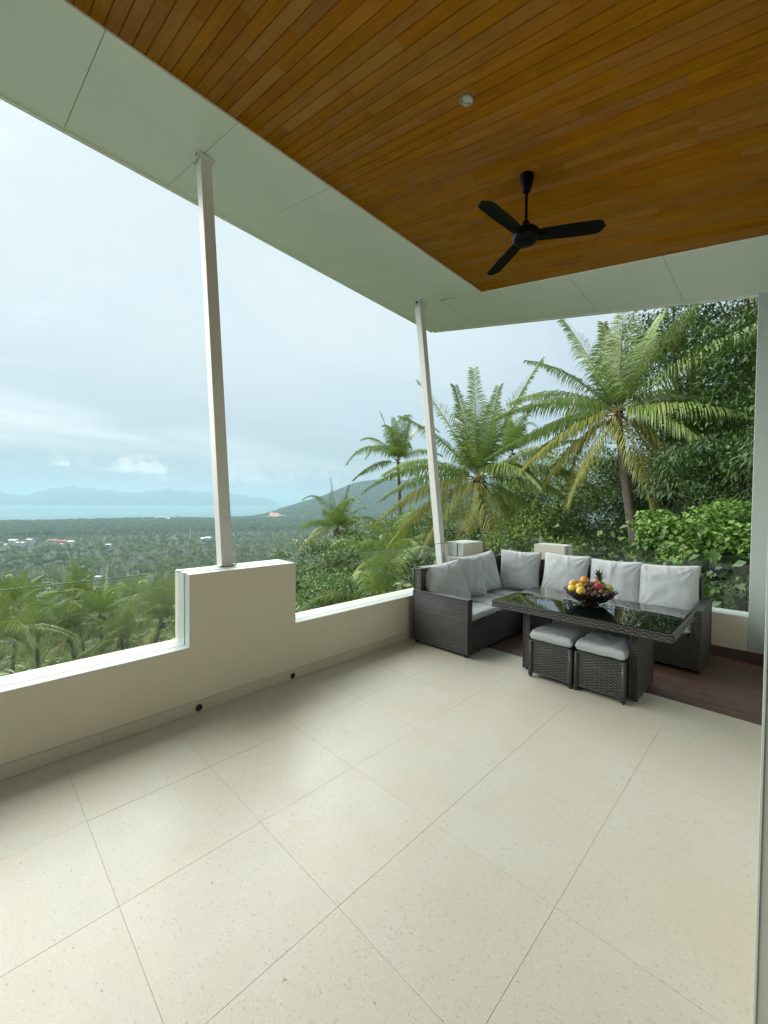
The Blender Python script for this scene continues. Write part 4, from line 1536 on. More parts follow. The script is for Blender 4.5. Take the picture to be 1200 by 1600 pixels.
FL = {}      # shared fronds: class -> list of meshes, heading +x
def frond_library():
    spec = {'spear': (80, 0.35, 0.45, 'palm', 0), 'up': (62, 1.0, 0.9, 'palm', 0), 'mid': (38, 1.35, 1.3, 'palm', 0),
            'low': (10, 1.2, 1.5, 'palm', 0), 'old': (-14, 1.4, 1.5, 'palm_old', 1)}
    for c, (e, g, hg, mt, y) in spec.items():
        FL[c] = []
        for k in range(3):
            ee = R(e + (k-1)*7)
            d = (math.cos(ee), 0.0, math.sin(ee))
            FL[c].append(frond_mesh(M[mt], M['rachis_y' if y else 'rachis'], d, 3.7*(0.85+0.12*k), g*(0.85+0.2*k), pairs=66, lw=0.038, ll=1.0, seed=hash((len(c), k, e)) % 9999, hang=hg))


frond_library()


def crown_bits(root, top, seed, nuts=True):
    rng = random.Random(seed)
    t = Vector(top)
    mb = MB()
    for k in range(16):
        a = rng.uniform(0, 6.28); d = Vector((math.cos(a), math.sin(a), rng.uniform(-0.9, 0.6)))
        p = t + Vector((0, 0, rng.uniform(-0.35, 0.1)))
        mb.tube([p, p+d*rng.uniform(0.15, 0.3), p+d*rng.uniform(0.3, 0.45)+Vector((0, 0, -rng.uniform(0.05, 0.35)))], [0.05, 0.035, 0.006], 5)
    mb.build('fibre_sheath', M['fibre'], root)
    if nuts:
        for k in range(rng.randint(3, 6)):
            a = rng.uniform(0, 6.28)
            b = MB().lathe([(0.001, -0.12), (0.06, -0.10), (0.095, -0.02), (0.085, 0.06), (0.04, 0.11), (0.001, 0.12)], 10)
            o = b.build('coconut', M['husk'], root, smooth=True)
            o.location = t + Vector((math.cos(a)*0.22, math.sin(a)*0.22, -0.22-rng.uniform(0, 0.2)))
            o.rotation_euler = (rng.uniform(-0.4, 0.4), rng.uniform(-0.4, 0.4), 0)


def palm(label, top, base=None, scale=1.0, seed=0, counts=(2, 5, 6, 5, 4), r0=0.17, group='coconut palms on the slope below the terrace', bits=True, spin=0.0):
    top = Vector(top)
    if base is None:
        rng0 = random.Random(seed+77)
        bx, by = top.x+rng0.uniform(-1, 1), top.y+rng0.uniform(-1, 1)
        base = (bx, by, float(ground_z(bx, by))-0.3)
    root = empty('coconut_palm', base)
    tag(root, label, 'palm tree', group)
    b = Vector(base)
    rng = random.Random(seed)
    palm_trunk((0, 0, 0), top-b, r0*scale, 0.62*r0*scale, 0.8, seed).build('trunk', M['bark'], root, smooth=True)
    az = rng.uniform(0, 6.28)+spin
    for c, n in zip(('spear', 'up', 'mid', 'low', 'old'), counts):
        for k in range(n):
            az += 2.39996 + rng.uniform(-0.25, 0.25)
            o = mesh_obj('frond', rng.choice(FL[c]), root)
            o.location = top-b+Vector((0, 0, rng.uniform(-0.1, 0.1)))
            o.rotation_euler = (rng.uniform(-0.12, 0.12), rng.uniform(-0.14, 0.14), az)
            s = scale*rng.uniform(0.88, 1.1)
            o.scale = (s, s, s)
    if bits:
        crown_bits(root, top-b, seed, True)
    return root


def hero_palm(label, top, base, fronds, seed, r0=0.16):
    """fronds: (start angle in view: 0 right, 90 up; towards the viewer -/away +; length; bend; old?)"""
    top = Vector(top); b = Vector(base)
    root = empty('coconut_palm', base)
    tag(root, label, 'palm tree', 'coconut palms on the slope below the terrace')
    palm_trunk((0, 0, 0), top-b, r0, 0.7*r0, 0.5, seed).build('trunk', M['bark'], root, smooth=True)
    vf = np.array([b.x, b.y, 0.0]); vf /= np.linalg.norm(vf)
    vr = np.array([vf[1], -vf[0], 0.0]); up = np.array([0, 0, 1.0])
    for k, (a, dep, L, g, old) in enumerate(fronds):
        d = vr*math.cos(R(a)) + up*math.sin(R(a)) + vf*dep
        me = frond_mesh(M['palm_old' if old else 'palm'], M['rachis_y' if old else 'rachis'], d, L*1.08, g, pairs=86, lw=0.037, ll=(1.15 if old else 1.02)*(0.75+0.25*L/3.6), seed=seed*100+k,
                        hang=(0.4 if 60 < a < 120 else 1.35), stalk=0.10, p=1.5)
        o = mesh_obj('frond', me, root)
        o.location = top-b + Vector((0, 0, random.uniform(-0.08, 0.12)))
    crown_bits(root, top-b, seed, True)
    return root


p1 = at(965, 646, 15.0)
hero_palm('tall coconut palm with leaning trunk, highest crown beyond the sofa', p1, (*at(1040, 905, 13.6)[:2], -3.2), [
    (130, 0.15, 3.7, 0.55, 0), (113, -0.25, 3.4, 0.35, 0), (99, 0.3, 3.4, 0.2, 0), (88, -0.1, 3.6, 0.1, 0), (74, 0.25, 3.3, 0.3, 0), (57, -0.2, 3.9, 0.35, 0),
    (33, -0.2, 4.6, 0.42, 0), (15, 0.3, 3.0, 0.75, 0), (2, -0.35, 3.6, 0.65, 0), (148, 0.2, 3.7, 0.75, 0), (162, -0.35, 3.5, 0.75, 0), (173, 0.35, 3.2, 0.65, 0), (188, -0.25, 4.0, 0.55, 0),
    (203, -0.5, 3.6, 0.8, 1), (216, -0.3, 3.5, 1.1, 1), (238, -0.6, 3.3, 1.3, 1), (300, -0.6, 3.2, 1.4, 1), (322, 0.1, 3.8, 1.9, 1), (345, -0.5, 3.4, 1.2, 0), (45, 1.0, 3.0, 0.7, 0), (140, 0.9, 3.0, 0.7, 0)], 21)
p2 = at(748, 748, 15.5)
hero_palm('broad coconut palm with yellow drooping fronds directly behind the corner post', p2, (*at(765, 900, 15.0)[:2], -6.5), [
    (132, 0.2, 3.9, 0.45, 0), (118, -0.2, 3.8, 0.30, 0), (104, 0.25, 3.7, 0.2, 0), (93, -0.15, 3.6, 0.12, 0), (80, 0.25, 3.5, 0.2, 0), (66, -0.15, 4.1, 0.3, 0),
    (36, 0.1, 3.6, 0.6, 0), (20, -0.25, 4.0, 1.25, 0), (6, 0.3, 3.8, 1.1, 0), (150, 0.2, 3.9, 1.05, 0), (161, -0.35, 4.1, 1.1, 0), (173, 0.25, 4.0, 0.85, 0), (186, -0.35, 3.9, 0.95, 1), (201, -0.3, 3.9, 1.0, 1),
    (222, -0.5, 3.7, 1.2, 1), (252, -0.7, 3.3, 1.3, 1), (294, -0.7, 3.6, 1.1, 1), (312, -0.25, 3.9, 1.3, 1), (336, 0.2, 3.8, 1.5, 0), (100, 0.9, 3.4, 0.8, 0), (30, -0.9, 2.8, 1.4, 0)], 22, 0.15)
palm('slim coconut palm on a tall pale trunk against the sky beside the corner post', at(622, 722, 27), (*at(640, 880, 27)[:2], -9.0), 0.95, 31, (3, 5, 4, 2, 0), bits=False)
palm('small coconut palm mostly hidden between the two big palms', at(800, 712, 24), None, 0.85, 32, (3, 5, 4, 3, 1))
palm('lone coconut palm in front of the forested headland', at(527, 828, 31), None, 0.95, 33, (2, 6, 5, 4, 2))
palm('dark bushy coconut palm low behind the glass near the corner post', at(622, 868, 16.5), None, 0.72, 34, (1, 4, 5, 4, 2))
palm('low coconut palm with long arching fronds just below the glass', at(598, 950, 12.5), None, 0.80, 35, (0, 3, 6, 3, 0), bits=False)
palm('coconut palm with a yellow stalk beside the raised parapet block', at(252, 972, 29), None, 1.0, 36, (2, 6, 4, 3, 2))
palm('coconut palm with spreading crown two trees along from the raised block', at(157, 962, 33), None, 0.92, 37, (1, 4, 5, 4, 1))
palm('coconut palm with low feathery crown standing between two larger palms', at(108, 992, 33), None, 0.9, 38, (1, 4, 4, 3, 1))
palm('coconut palm with pale fronds at the open end of the view', at(58, 985, 34), None, 0.92, 39, (1, 4, 5, 4, 1))
palm('large dark coconut palm reaching into view at the open terrace end', at(-14, 1000, 25), None, 0.95, 40, (1, 4, 5, 4, 1))
palm('coconut palm showing only its crown over the parapet below the tall palms', at(190, 1000, 30), None, 0.85, 41, (1, 4, 5, 4, 1))
palm('young bright coconut palm behind the spreading crown', at(118, 930, 45), None, 0.9, 42, (2, 5, 5, 3, 0))
palm('coconut palm low over the plantation beside the yellow-stalked palm', at(205, 935, 42), None, 0.9, 43, (1, 4, 5, 4, 1))
palm('coconut palm behind the open-end palm, its crown half hidden', at(30, 950, 40), None, 1.0, 44, (1, 5, 5, 4, 1))


# ---- leafy trees
def leaf_cloud(C, rc, n, size, seed, flat=0.35, droop=0.35, wide=0.42, out=0.6):
    """n leaves spread through clumps C (k,3) with radii rc (k). returns V, F, tint"""
    rng = np.random.default_rng(seed)
    C = np.asarray(C, float); rc = np.asarray(rc, float)
    pr = rc**2; pr = pr/pr.sum()
    ci = rng.choice(len(C), n, p=pr)
    d = rng.normal(size=(n, 3)); d[:, 2] = np.abs(d[:, 2])*0.9 - 0.25
    d /= np.linalg.norm(d, axis=1)[:, None]
    rad = rng.uniform(0.45, 1.0, n)**0.6
    P = C[ci] + d*(rc[ci]*rad)[:, None]*np.array([1, 1, 0.8])
    ax = d*out + rng.normal(size=(n, 3))*0.55 + np.array([0, 0, -droop])
    ax /= np.linalg.norm(ax, axis=1)[:, None]
    up = np.array([0, 0, 1.0]) + rng.normal(size=(n, 3))*flat + d*0.5
    sd = np.cross(ax, up); sd /= np.linalg.norm(sd, axis=1)[:, None]+1e-9
    nm = np.cross(sd, ax)
    L = size*rng.uniform(0.6, 1.25, n)[:, None]
    W = L*wide
    v0 = P; v1 = P + ax*L*0.42 + sd*W*0.5 + nm*L*0.06; v2 = P + ax*L - np.array([0, 0, 1.0])*L*0.12; v3 = P + ax*L*0.42 - sd*W*0.5 + nm*L*0.06
    V = np.stack([v0, v1, v2, v3], 1).reshape(-1, 3)
    k = np.arange(n)*4
    F = np.concatenate([np.stack([k, k+1, k+2], 1), np.stack([k, k+2, k+3], 1)])
    ctint = rng.uniform(-0.18, 0.18, len(C))
    t = np.clip(rng.uniform(0.15, 0.8, n) + ctint[ci], 0, 0.89)
    t = np.where(rng.random(n) < 0.02, 0.97, t)
    return V, F, np.repeat(t, 4)


def crown_clumps(center, radii, k, rcl, seed, shell=0.55):
    rng = np.random.default_rng(seed)
    d = rng.normal(size=(k, 3)); d /= np.linalg.norm(d, axis=1)[:, None]
    r = shell + (1-shell)*rng.random(k)**0.7
    C = np.array(center) + d*r[:, None]*np.array(radii)
    return C, rcl*rng.uniform(0.65, 1.35, k)


def tree(name, label, base, crowns, leaf, size, n, mat, seed, cat='tree', group=None, trunk_r=0.14, wide=0.42, droop=0.35, limbs=7):
    """crowns: list of (centre, radii, clumps, clump radius)"""
    b = Vector(base)
    root = empty(name, base)
    tag(root, label, cat, group)
    Cs, rs = [], []
    for q, (c, rad, k, rcl) in enumerate(crowns):
        C, r_ = crown_clumps(np.array(c)-np.array(base), rad, k, rcl, seed+q)
        Cs.append(C); rs.append(r_)
    C = np.concatenate(Cs); rr = np.concatenate(rs)
    V, F, t = leaf_cloud(C, rr, n, size, seed, droop=droop, wide=wide)
    mesh_obj('foliage', np_mesh('foliage', V, F, M[mat], False, t), root)
    rng = random.Random(seed)
    mb = MB()
    top = Vector(C.mean(0))
    mb.tube([(0, 0, 0), top*0.35+Vector((rng.uniform(-.2, .2), rng.uniform(-.2, .2), 0)), top*0.75, top], [trunk_r*1.25, trunk_r, trunk_r*0.7, trunk_r*0.4], 9)
    for k in range(limbs):
        e = Vector(C[rng.randrange(len(C))]); s = top*rng.uniform(0.4, 0.85)
        mid = s.lerp(e, 0.5)+Vector((rng.uniform(-.2, .2), rng.uniform(-.2, .2), rng.uniform(0, .3)))
        mb.tube([s, mid, e], [trunk_r*0.45, trunk_r*0.3, trunk_r*0.1], 6)
    mb.build('trunk', M['twig'], root, smooth=True)
    return root


def jt(u, v, r):
    return tuple(at(u, v, r))


def gz(p):
    return (p[0], p[1], float(ground_z(p[0], p[1]))-0.2)


# the dense hillside jungle beyond the house-wall end
JG = 'jungle trees on the slope beyond the sofa'
tree('jungle_tree', 'tall dark evergreen tree rising behind the highest palm to the roof edge', gz(jt(1080, 700, 19)),
     [(jt(1085, 470, 19), (2.6, 2.6, 2.6), 60, 0.66), (jt(1075, 600, 18.5), (2.8, 2.8, 2.4), 60, 0.66), (jt(1060, 720, 18), (2.6, 2.6, 2.0), 40, 0.62)], None, 0.151, 21000, 'leaf_dark', 301, group=JG, trunk_r=0.2)
tree('jungle_tree', 'tall leafy tree at the house-wall end, its top lost above the roof edge', gz(jt(1185, 700, 19.5)),
     [(jt(1185, 450, 19.5), (2.6, 2.6, 3.1), 60, 0.72), (jt(1200, 590, 19), (2.8, 2.8, 2.7), 60, 0.72)], None, 0.144, 16800, 'leaf_mid', 302, group=JG, trunk_r=0.2)
tree('jungle_tree', 'bright mid-green tree with rounded crown below the dark evergreen', gz(jt(1155, 760, 17.5)),
     [(jt(1155, 620, 17.8), (2.1, 2.1, 1.7), 50, 0.58), (jt(1125, 680, 17.5), (1.7, 1.7, 1.25), 32, 0.52)], None, 0.130, 12600, 'leaf_mid', 303, group=JG, trunk_r=0.14)
tree('jungle_tree', 'shrubby tree with narrow drooping leaves above the broad-leaved vine', gz(jt(1150, 800, 11.5)),
     [(jt(1160, 740, 12), (1.7, 1.7, 0.95), 40, 0.5)], None, 0.144, 9100, 'leaf_dark', 304, group=JG, wide=0.26, droop=0.8)
tree('jungle_tree', 'deep green tree filling the gap right of the highest palm trunk', gz(jt(1050, 800, 18.5)),
     [(jt(1055, 745, 18.8), (2.2, 2.2, 1.75), 50, 0.75), (jt(1045, 830, 18), (2.3, 2.3, 1.2), 40, 0.7)], None, 0.144, 15750, 'leaf_dark', 305, group=JG)
tree('jungle_tree', 'dense dark tree behind both big palms', gz(jt(890, 800, 20)),
     [(jt(900, 770, 20), (3.2, 3.2, 1.5), 60, 0.85), (jt(840, 800, 20), (2.6, 2.6, 1.3), 40, 0.8)], None, 0.158, 19250, 'leaf_mid', 306, group=JG)
tree('jungle_shrub', 'dark shrub behind the sofa at the foot of the highest palm', gz(jt(930, 860, 16)),
     [(jt(935, 850, 16.5), (2.4, 2.4, 1.0), 50, 0.62), (jt(890, 880, 15.5), (1.8, 1.8, 0.85), 28, 0.58)], None, 0.122, 14000, 'leaf_dark', 307, 'shrub', JG, 0.06)
tree('jungle_shrub', 'green shrub behind the small white block of the short parapet', gz(jt(840, 855, 13)),
     [(jt(835, 850, 13.5), (1.7, 1.7, 0.8), 40, 0.5)], None, 0.115, 11375, 'leaf_mid', 308, 'shrub', JG, 0.06)
tree('jungle_shrub', 'dark glossy shrub with hanging leaves left of the broad-leaved vine', gz(jt(1030, 870, 15.3)),
     [(jt(1025, 840, 15.6), (1.4, 1.4, 1.1), 36, 0.52), (jt(1035, 900, 15), (1.3, 1.3, 0.9), 28, 0.52)], None, 0.115, 10500, 'leaf_dark', 309, 'shrub', JG, 0.05, wide=0.3, droop=0.8)
tree('climbing_vine', 'bright green broad-leaved vine spilling down beside the house-wall end', gz(jt(1110, 900, 9.6)),
     [(jt(1105, 840, 10.2), (1.15, 1.15, 0.55), 36, 0.36), (jt(1150, 880, 9.8), (0.95, 0.95, 0.6), 32, 0.36), (jt(1060, 860, 10.3), (0.7, 0.7, 0.5), 20, 0.32)], None, 0.100, 10000, 'leaf_vine', 310, 'vine', None, 0.04, wide=0.85, droop=0.5)
tree('jungle_shrub', 'low shadowy shrub under the broad-leaved vine, seen through the glass', gz(jt(1140, 940, 8.9)),
     [(jt(1140, 935, 9.2), (1.5, 1.5, 0.45), 36, 0.38)], None, 0.101, 8750, 'leaf_dark', 311, 'shrub', JG, 0.05)
tree('jungle_tree', 'leafy hillside tree closing the gap far right behind the rounded crown', gz(jt(1240, 700, 14)),
     [(jt(1235, 640, 14), (2.2, 2.2, 2.4), 50, 0.8), (jt(1215, 790, 13), (1.8, 1.8, 1.4), 35, 0.65)], None, 0.144, 15750, 'leaf_dark', 312, group=JG)
tree('jungle_tree', 'backdrop tree on the higher slope behind the tall dark evergreen', gz(jt(1130, 640, 26)),
     [(jt(1140, 560, 26), (4.5, 4.5, 4.0), 70, 0.94), (jt(1180, 720, 25), (4.0, 4.0, 3.0), 50, 0.86), (jt(1040, 760, 26), (4.0, 4.0, 2.2), 45, 0.86)], None, 0.194, 19600, 'leaf_dark', 313, group=JG)
tree('jungle_tree', 'broad tree low behind the corner post and the drooping palm', gz(jt(730, 840, 24)),
     [(jt(700, 822, 24), (3.0, 3.0, 1.0), 45, 0.75), (jt(780, 800, 24), (2.6, 2.6, 1.3), 40, 0.75)], None, 0.144, 14875, 'leaf_mid', 314, group=JG)
# bushes below the glass in the middle of the view
BG = 'bushes below the glass between the two posts'
for k, (u, v, r, rad, n, mt, lab) in enumerate((
        (590, 838, 30, (3.2, 3.2, 1.3), 7000, 'leaf_mid', 'yellowish green bush crowning the spur left of the tall pale trunk'),
        (645, 830, 27, (2.4, 2.4, 1.2), 5500, 'leaf_mid', 'rounded bush on the spur under the slim palm'),
        (530, 905, 19, (2.0, 2.0, 1.2), 6000, 'leaf_mid', 'leafy bush below the lone palm'),
        (500, 940, 16, (1.5, 1.5, 0.9), 5500, 'leaf_vine', 'bright bush close to the far end of the raised block'),
        (480, 880, 24, (2.0, 2.0, 1.2), 5000, 'leaf_mid', 'bush beside the far end of the raised block'),
        (560, 960, 13, (1.6, 1.6, 0.8), 5500, 'leaf_dark', 'dark bush under the arching fronds below the glass'),
        (640, 930, 13, (1.6, 1.6, 1.0), 5500, 'leaf_dark', 'dark bush behind the near sofa arm outside the glass'),
        (690, 900, 15, (1.8, 1.8, 1.2), 5500, 'leaf_dark', 'dark bush under the corner post outside the glass'),
        (560, 870, 24, (2.4, 2.4, 1.2), 5500, 'leaf_mid', 'mid-green bush between the lone palm and the dark low palm'),
        (765, 880, 14, (1.9, 1.9, 1.0), 6000, 'leaf_dark', 'dark bush behind the sofa corner outside the glass'),
        (460, 930, 20, (1.8, 1.8, 1.2), 4500, 'leaf_mid', 'bush half hidden by the raised parapet block'),
        (545, 935, 15.5, (1.3, 1.3, 0.8), 4500, 'leaf_vine', 'light green bush next to the arching fronds'))):
    c = jt(u, v, r)
    tree('bush', lab, gz(c), [(c, rad, 34, 0.30*rad[0]), ((c[0], c[1], c[2]-rad[2]*1.2), (rad[0]*1.1, rad[1]*1.1, rad[2]), 20, 0.32*rad[0])], None, 0.15 if r < 18 else 0.20, n, mt, 400+k, 'bush', BG, 0.05)


# ---- plantation and forest on the slope and the plain
def far_palm(seed, nf=13, pairs=9, H=9.0, lw=0.16, name='palm_mesh'):
    rng = random.Random(seed)
    Vs, Q, T3, mi4, mi3, tt = [], [], [], [], [], []
    nb = 0
    az = rng.uniform(0, 6)
    for k in range(nf):
        az += 2.4
        t = k/nf
        e = R(78 - 95*t + rng.uniform(-8, 8))
        d = (math.cos(e)*math.cos(az), math.cos(e)*math.sin(az), math.sin(e))
        V, f4, f3, mi, ti = frond_geo(d, 3.9*rng.uniform(0.85, 1.1), 0.5+0.8*t, pairs=pairs, lw=lw, ll=0.85, seed=seed*50+k, hang=0.45+0.5*t)
        # drop the stalk but keep the leaflets
        Vs.append(V + np.array([0, 0, H])); Q.append(f4+nb); T3.append(f3+nb)
        mi4.append(mi[:len(f4)]*0); mi3.append(np.zeros(len(f3), int)); tt.append(ti)
        nb += len(V)
    tr = MB().tube([(0, 0, -1.5), (0.25, 0.1, H*0.5), (0, 0, H)], [0.2, 0.16, 0.12], 6)
    tv = np.array(tr.v); tq = np.array([f for f in tr.f if len(f) == 4])
    Vs.append(tv); Q.append(tq+nb); mi4.append(np.ones(len(tq), int)); tt.append(np.full(len(tv), 0.5))
    return np_mesh(name, np.concatenate(Vs), [np.concatenate(Q), np.concatenate(T3)], [M['palm_far'], M['bark']], False, np.concatenate(tt), np.concatenate(mi4+mi3))


def far_tree(seed, n=420, size=0.9, mat='leaf_far', Rr=3.4, H=6.5, name='tree_mesh'):
    C, rr = crown_clumps((0, 0, H), (Rr, Rr, Rr*0.75), 16, 1.35, seed, 0.35)
    V, F, t = leaf_cloud(C, rr, n, size, seed, wide=0.7)
    tr = MB().tube([(0, 0, -2), (0.1, 0.1, H*0.6), (0, 0, H)], [0.28, 0.2, 0.1], 5)
    tv = np.array(tr.v); tq = np.array([f for f in tr.f if len(f) == 4])
    return np_mesh(name, np.concatenate([V, tv]), [F, tq+len(V)], [M[mat], M['twig']], False, np.concatenate([t, np.full(len(tv), 0.5)]), np.concatenate([np.zeros(len(F), int), np.ones(len(tq), int)]))


def proto_collection(name, meshes):
    c = bpy.data.collections.new(name)
    for k, me in enumerate(meshes):
        o = bpy.data.objects.new('%s_form' % name, me)
        c.objects.link(o)
    return c


def scatter(name, P, rz, sc, coll, nproto, mat=None):
    """one object whose points carry copies picked from coll"""
    me = bpy.data.meshes.new(name)
    me.vertices.add(len(P)); me.vertices.foreach_set('co', np.asarray(P, np.float32).ravel())
    a = me.attributes.new('rz', 'FLOAT_VECTOR', 'POINT')
    rv = np.zeros((len(P), 3), np.float32); rv[:, 2] = rz
    rv[:, 0] = RNG.normal(0, 0.06, len(P)); rv[:, 1] = RNG.normal(0, 0.06, len(P))
    a.data.foreach_set('vector', rv.ravel())
    a = me.attributes.new('sc', 'FLOAT', 'POINT'); a.data.foreach_set('value', np.asarray(sc, np.float32))
    a = me.attributes.new('pick', 'INT', 'POINT'); a.data.foreach_set('value', RNG.integers(0, nproto, len(P)).astype(np.int32))
    o = mesh_obj(name, me)
    g = bpy.data.node_groups.new(name, 'GeometryNodeTree')
    g.interface.new_socket('Geometry', in_out='INPUT', socket_type='NodeSocketGeometry')
    g.interface.new_socket('Geometry', in_out='OUTPUT', socket_type='NodeSocketGeometry')
    gi = g.nodes.new('NodeGroupInput'); go = g.nodes.new('NodeGroupOutput')
    ci = g.nodes.new('GeometryNodeCollectionInfo'); ci.inputs['Collection'].default_value = coll
    ci.inputs['Separate Children'].default_value = True; ci.inputs['Reset Children'].default_value = True
    ip = g.nodes.new('GeometryNodeInstanceOnPoints'); ip.inputs['Pick Instance'].default_value = True

    def attr(nm, dt):
        n_ = g.nodes.new('GeometryNodeInputNamedAttribute'); n_.data_type = dt; n_.inputs['Name'].default_value = nm
        return n_.outputs[0]
    L = g.links.new
    L(gi.outputs[0], ip.inputs['Points']); L(ci.outputs[0], ip.inputs['Instance'])
    L(attr('pick', 'INT'), ip.inputs['Instance Index'])
    er_ = g.nodes.new('FunctionNodeEulerToRotation'); L(attr('rz', 'FLOAT_VECTOR'), er_.inputs[0]); L(er_.outputs[0], ip.inputs['Rotation'])
    L(attr('sc', 'FLOAT'), ip.inputs['Scale']); L(ip.outputs[0], go.inputs[0])
    md = o.modifiers.new('scatter', 'NODES'); md.node_group = g
    return o


def polar_points(r0, r1, a0, a1, spacing, grow=0.0):
    """jittered points; spacing grows with distance"""
    pts = []
    r = r0
    while r < r1:
        sp = spacing*(1+grow*(r-r0))
        n = max(1, int((R(a1)-R(a0))*r/sp))
        a = R(a0) + (np.arange(n)+RNG.uniform(-0.45, 0.45, n)+RNG.random())*(R(a1)-R(a0))/n
        rr = r + RNG.uniform(-0.5, 0.5, n)*sp
        pts.append(np.stack([rr*np.cos(a), rr*np.sin(a)], -1))
        r += sp*0.9
    return np.concatenate(pts)


def forest():
    far_palms = [far_palm(k, 14, 9, 8.5+1.2*k, 0.17) for k in range(4)]
    near_palms = [far_palm(10+k, 18, 22, 8.0+0.8*k, 0.075) for k in range(4)]
    trees = [far_tree(k, 460, 0.95) for k in range(4)]
    bushes = [far_tree(20+k, 700, 0.42, 'leaf_dark', 1.5, 0.9) for k in range(3)]
    nbushes = [far_tree(30+k, 2600, 0.17, 'leaf_mid' if k % 2 else 'leaf_dark', 1.5, 0.9) for k in range(3)]
    cn = proto_collection('near_thicket', nbushes)
    cp = proto_collection('plantation', far_palms); ct = proto_collection('woodland', trees); cb = proto_collection('thicket', bushes)
    # palms of the plantation: the nearest in view one by one, the others as one mass
    P = polar_points(74, 1350, 36, 100, 7.4, 0.0007)
    r = np.hypot(P[:, 0], P[:, 1]); a = np.degrees(np.arctan2(P[:, 1], P[:, 0]))
    patch = np.sin(P[:, 0]*0.011+1.2)*np.cos(P[:, 1]*0.013) + 0.6*np.sin(P[:, 0]*0.031)*np.sin(P[:, 1]*0.027+0.7)
    keep = (patch > -0.55) & (RNG.random(len(P)) < np.clip(1.25-r/1700, 0.3, 1)) & (ground_z(P[:, 0], P[:, 1]) > SEA+2)
    P = P[keep]; r = r[keep]; a = a[keep]
    order = np.argsort(r)
    vis = [i for i in order if 46.5 < a[i] < 88.5 or (r[i] > 60 and 47 < a[i] < 88.5)]
    ind = vis[:285]
    mask = np.ones(len(P), bool); mask[ind] = False
    for n_, i in enumerate(ind):
        o = mesh_obj('plantation_palm', near_palms[n_ % 4])
        x, y = P[i]
        o.location = (x, y, float(ground_z(x, y)) - RNG.uniform(0, 2.5))
        o.rotation_euler = (RNG.normal(0, 0.06), RNG.normal(0, 0.06), RNG.uniform(0, 6.28))
        s = RNG.uniform(0.72, 1.12)
        o.scale = (s, s, s)
        tag(o, 'small coconut palm of the plantation on the slope below the terrace', 'palm tree', 'plantation palms on the slope')
    Q = P[mask]
    z = ground_z(Q[:, 0], Q[:, 1]) - RNG.uniform(0, 2.5, len(Q))
    o = scatter('palm_plantation', np.column_stack([Q, z]), RNG.uniform(0, 6.28, len(Q)), RNG.uniform(0.75, 1.2, len(Q)), cp, 4)
    tag(o, 'mass of coconut palms covering the lower slope and the plain', 'plantation', kind='stuff')
    # broad-leaved woodland
    W1 = polar_points(70, 1400, 36, 100, 13.0, 0.0006)
    rw = np.hypot(W1[:, 0], W1[:, 1])
    pw = np.sin(W1[:, 0]*0.011+1.2)*np.cos(W1[:, 1]*0.013) + 0.6*np.sin(W1[:, 0]*0.031)*np.sin(W1[:, 1]*0.027+0.7)
    W1 = W1[(pw < 0.1) | (RNG.random(len(W1)) < 0.28 + rw/2200)]
    W2 = polar_points(1250, 3400, 20, 100, 12.5, 0.0001)
    W = np.concatenate([W1, W2])
    zw = ground_z(W[:, 0], W[:, 1])
    ok = zw > SEA+1.5
    W, zw = W[ok], zw[ok]
    rw = np.hypot(W[:, 0], W[:, 1])
    o = scatter('woodland', np.column_stack([W, zw-1.0]), RNG.uniform(0, 6.28, len(W)), RNG.uniform(0.75, 1.35, len(W))*np.where(rw > 1250, 1.35, 1.0), ct, 4)
    tag(o, 'broad-leaved woodland spread over the plain and the headland', 'woodland', kind='stuff')
    # thicket that covers the near slope
    B = np.concatenate([polar_points(9, 60, -8, 100, 1.7, 0.012), polar_points(60, 330, 40, 96, 4.6, 0.004)])
    zb = ground_z(B[:, 0], B[:, 1])
    rb = np.hypot(B[:, 0], B[:, 1])
    inside = (B[:, 0] < 8.2) & (B[:, 1] < 6.5)
    B, zb, rb = B[~inside], zb[~inside], rb[~inside]
    nr_ = rb < 60
    o = scatter('thicket', np.column_stack([B, zb-0.2])[~nr_], RNG.uniform(0, 6.28, (~nr_).sum()), RNG.uniform(1.0, 2.1, (~nr_).sum()), cb, 3)
    tag(o, 'scrub covering the open slope among the plantation palms', 'shrubs', kind='stuff')
    o = scatter('thicket', np.column_stack([B, zb-0.2])[nr_], RNG.uniform(0, 6.28, nr_.sum()), RNG.uniform(0.6, 1.25, nr_.sum()), cn, 3)
    tag(o, 'thicket of shrubs on the bank just below the terrace', 'shrubs', kind='stuff')
    print('plantation', len(Q), 'woodland', len(W), 'thicket', len(B))


forest()


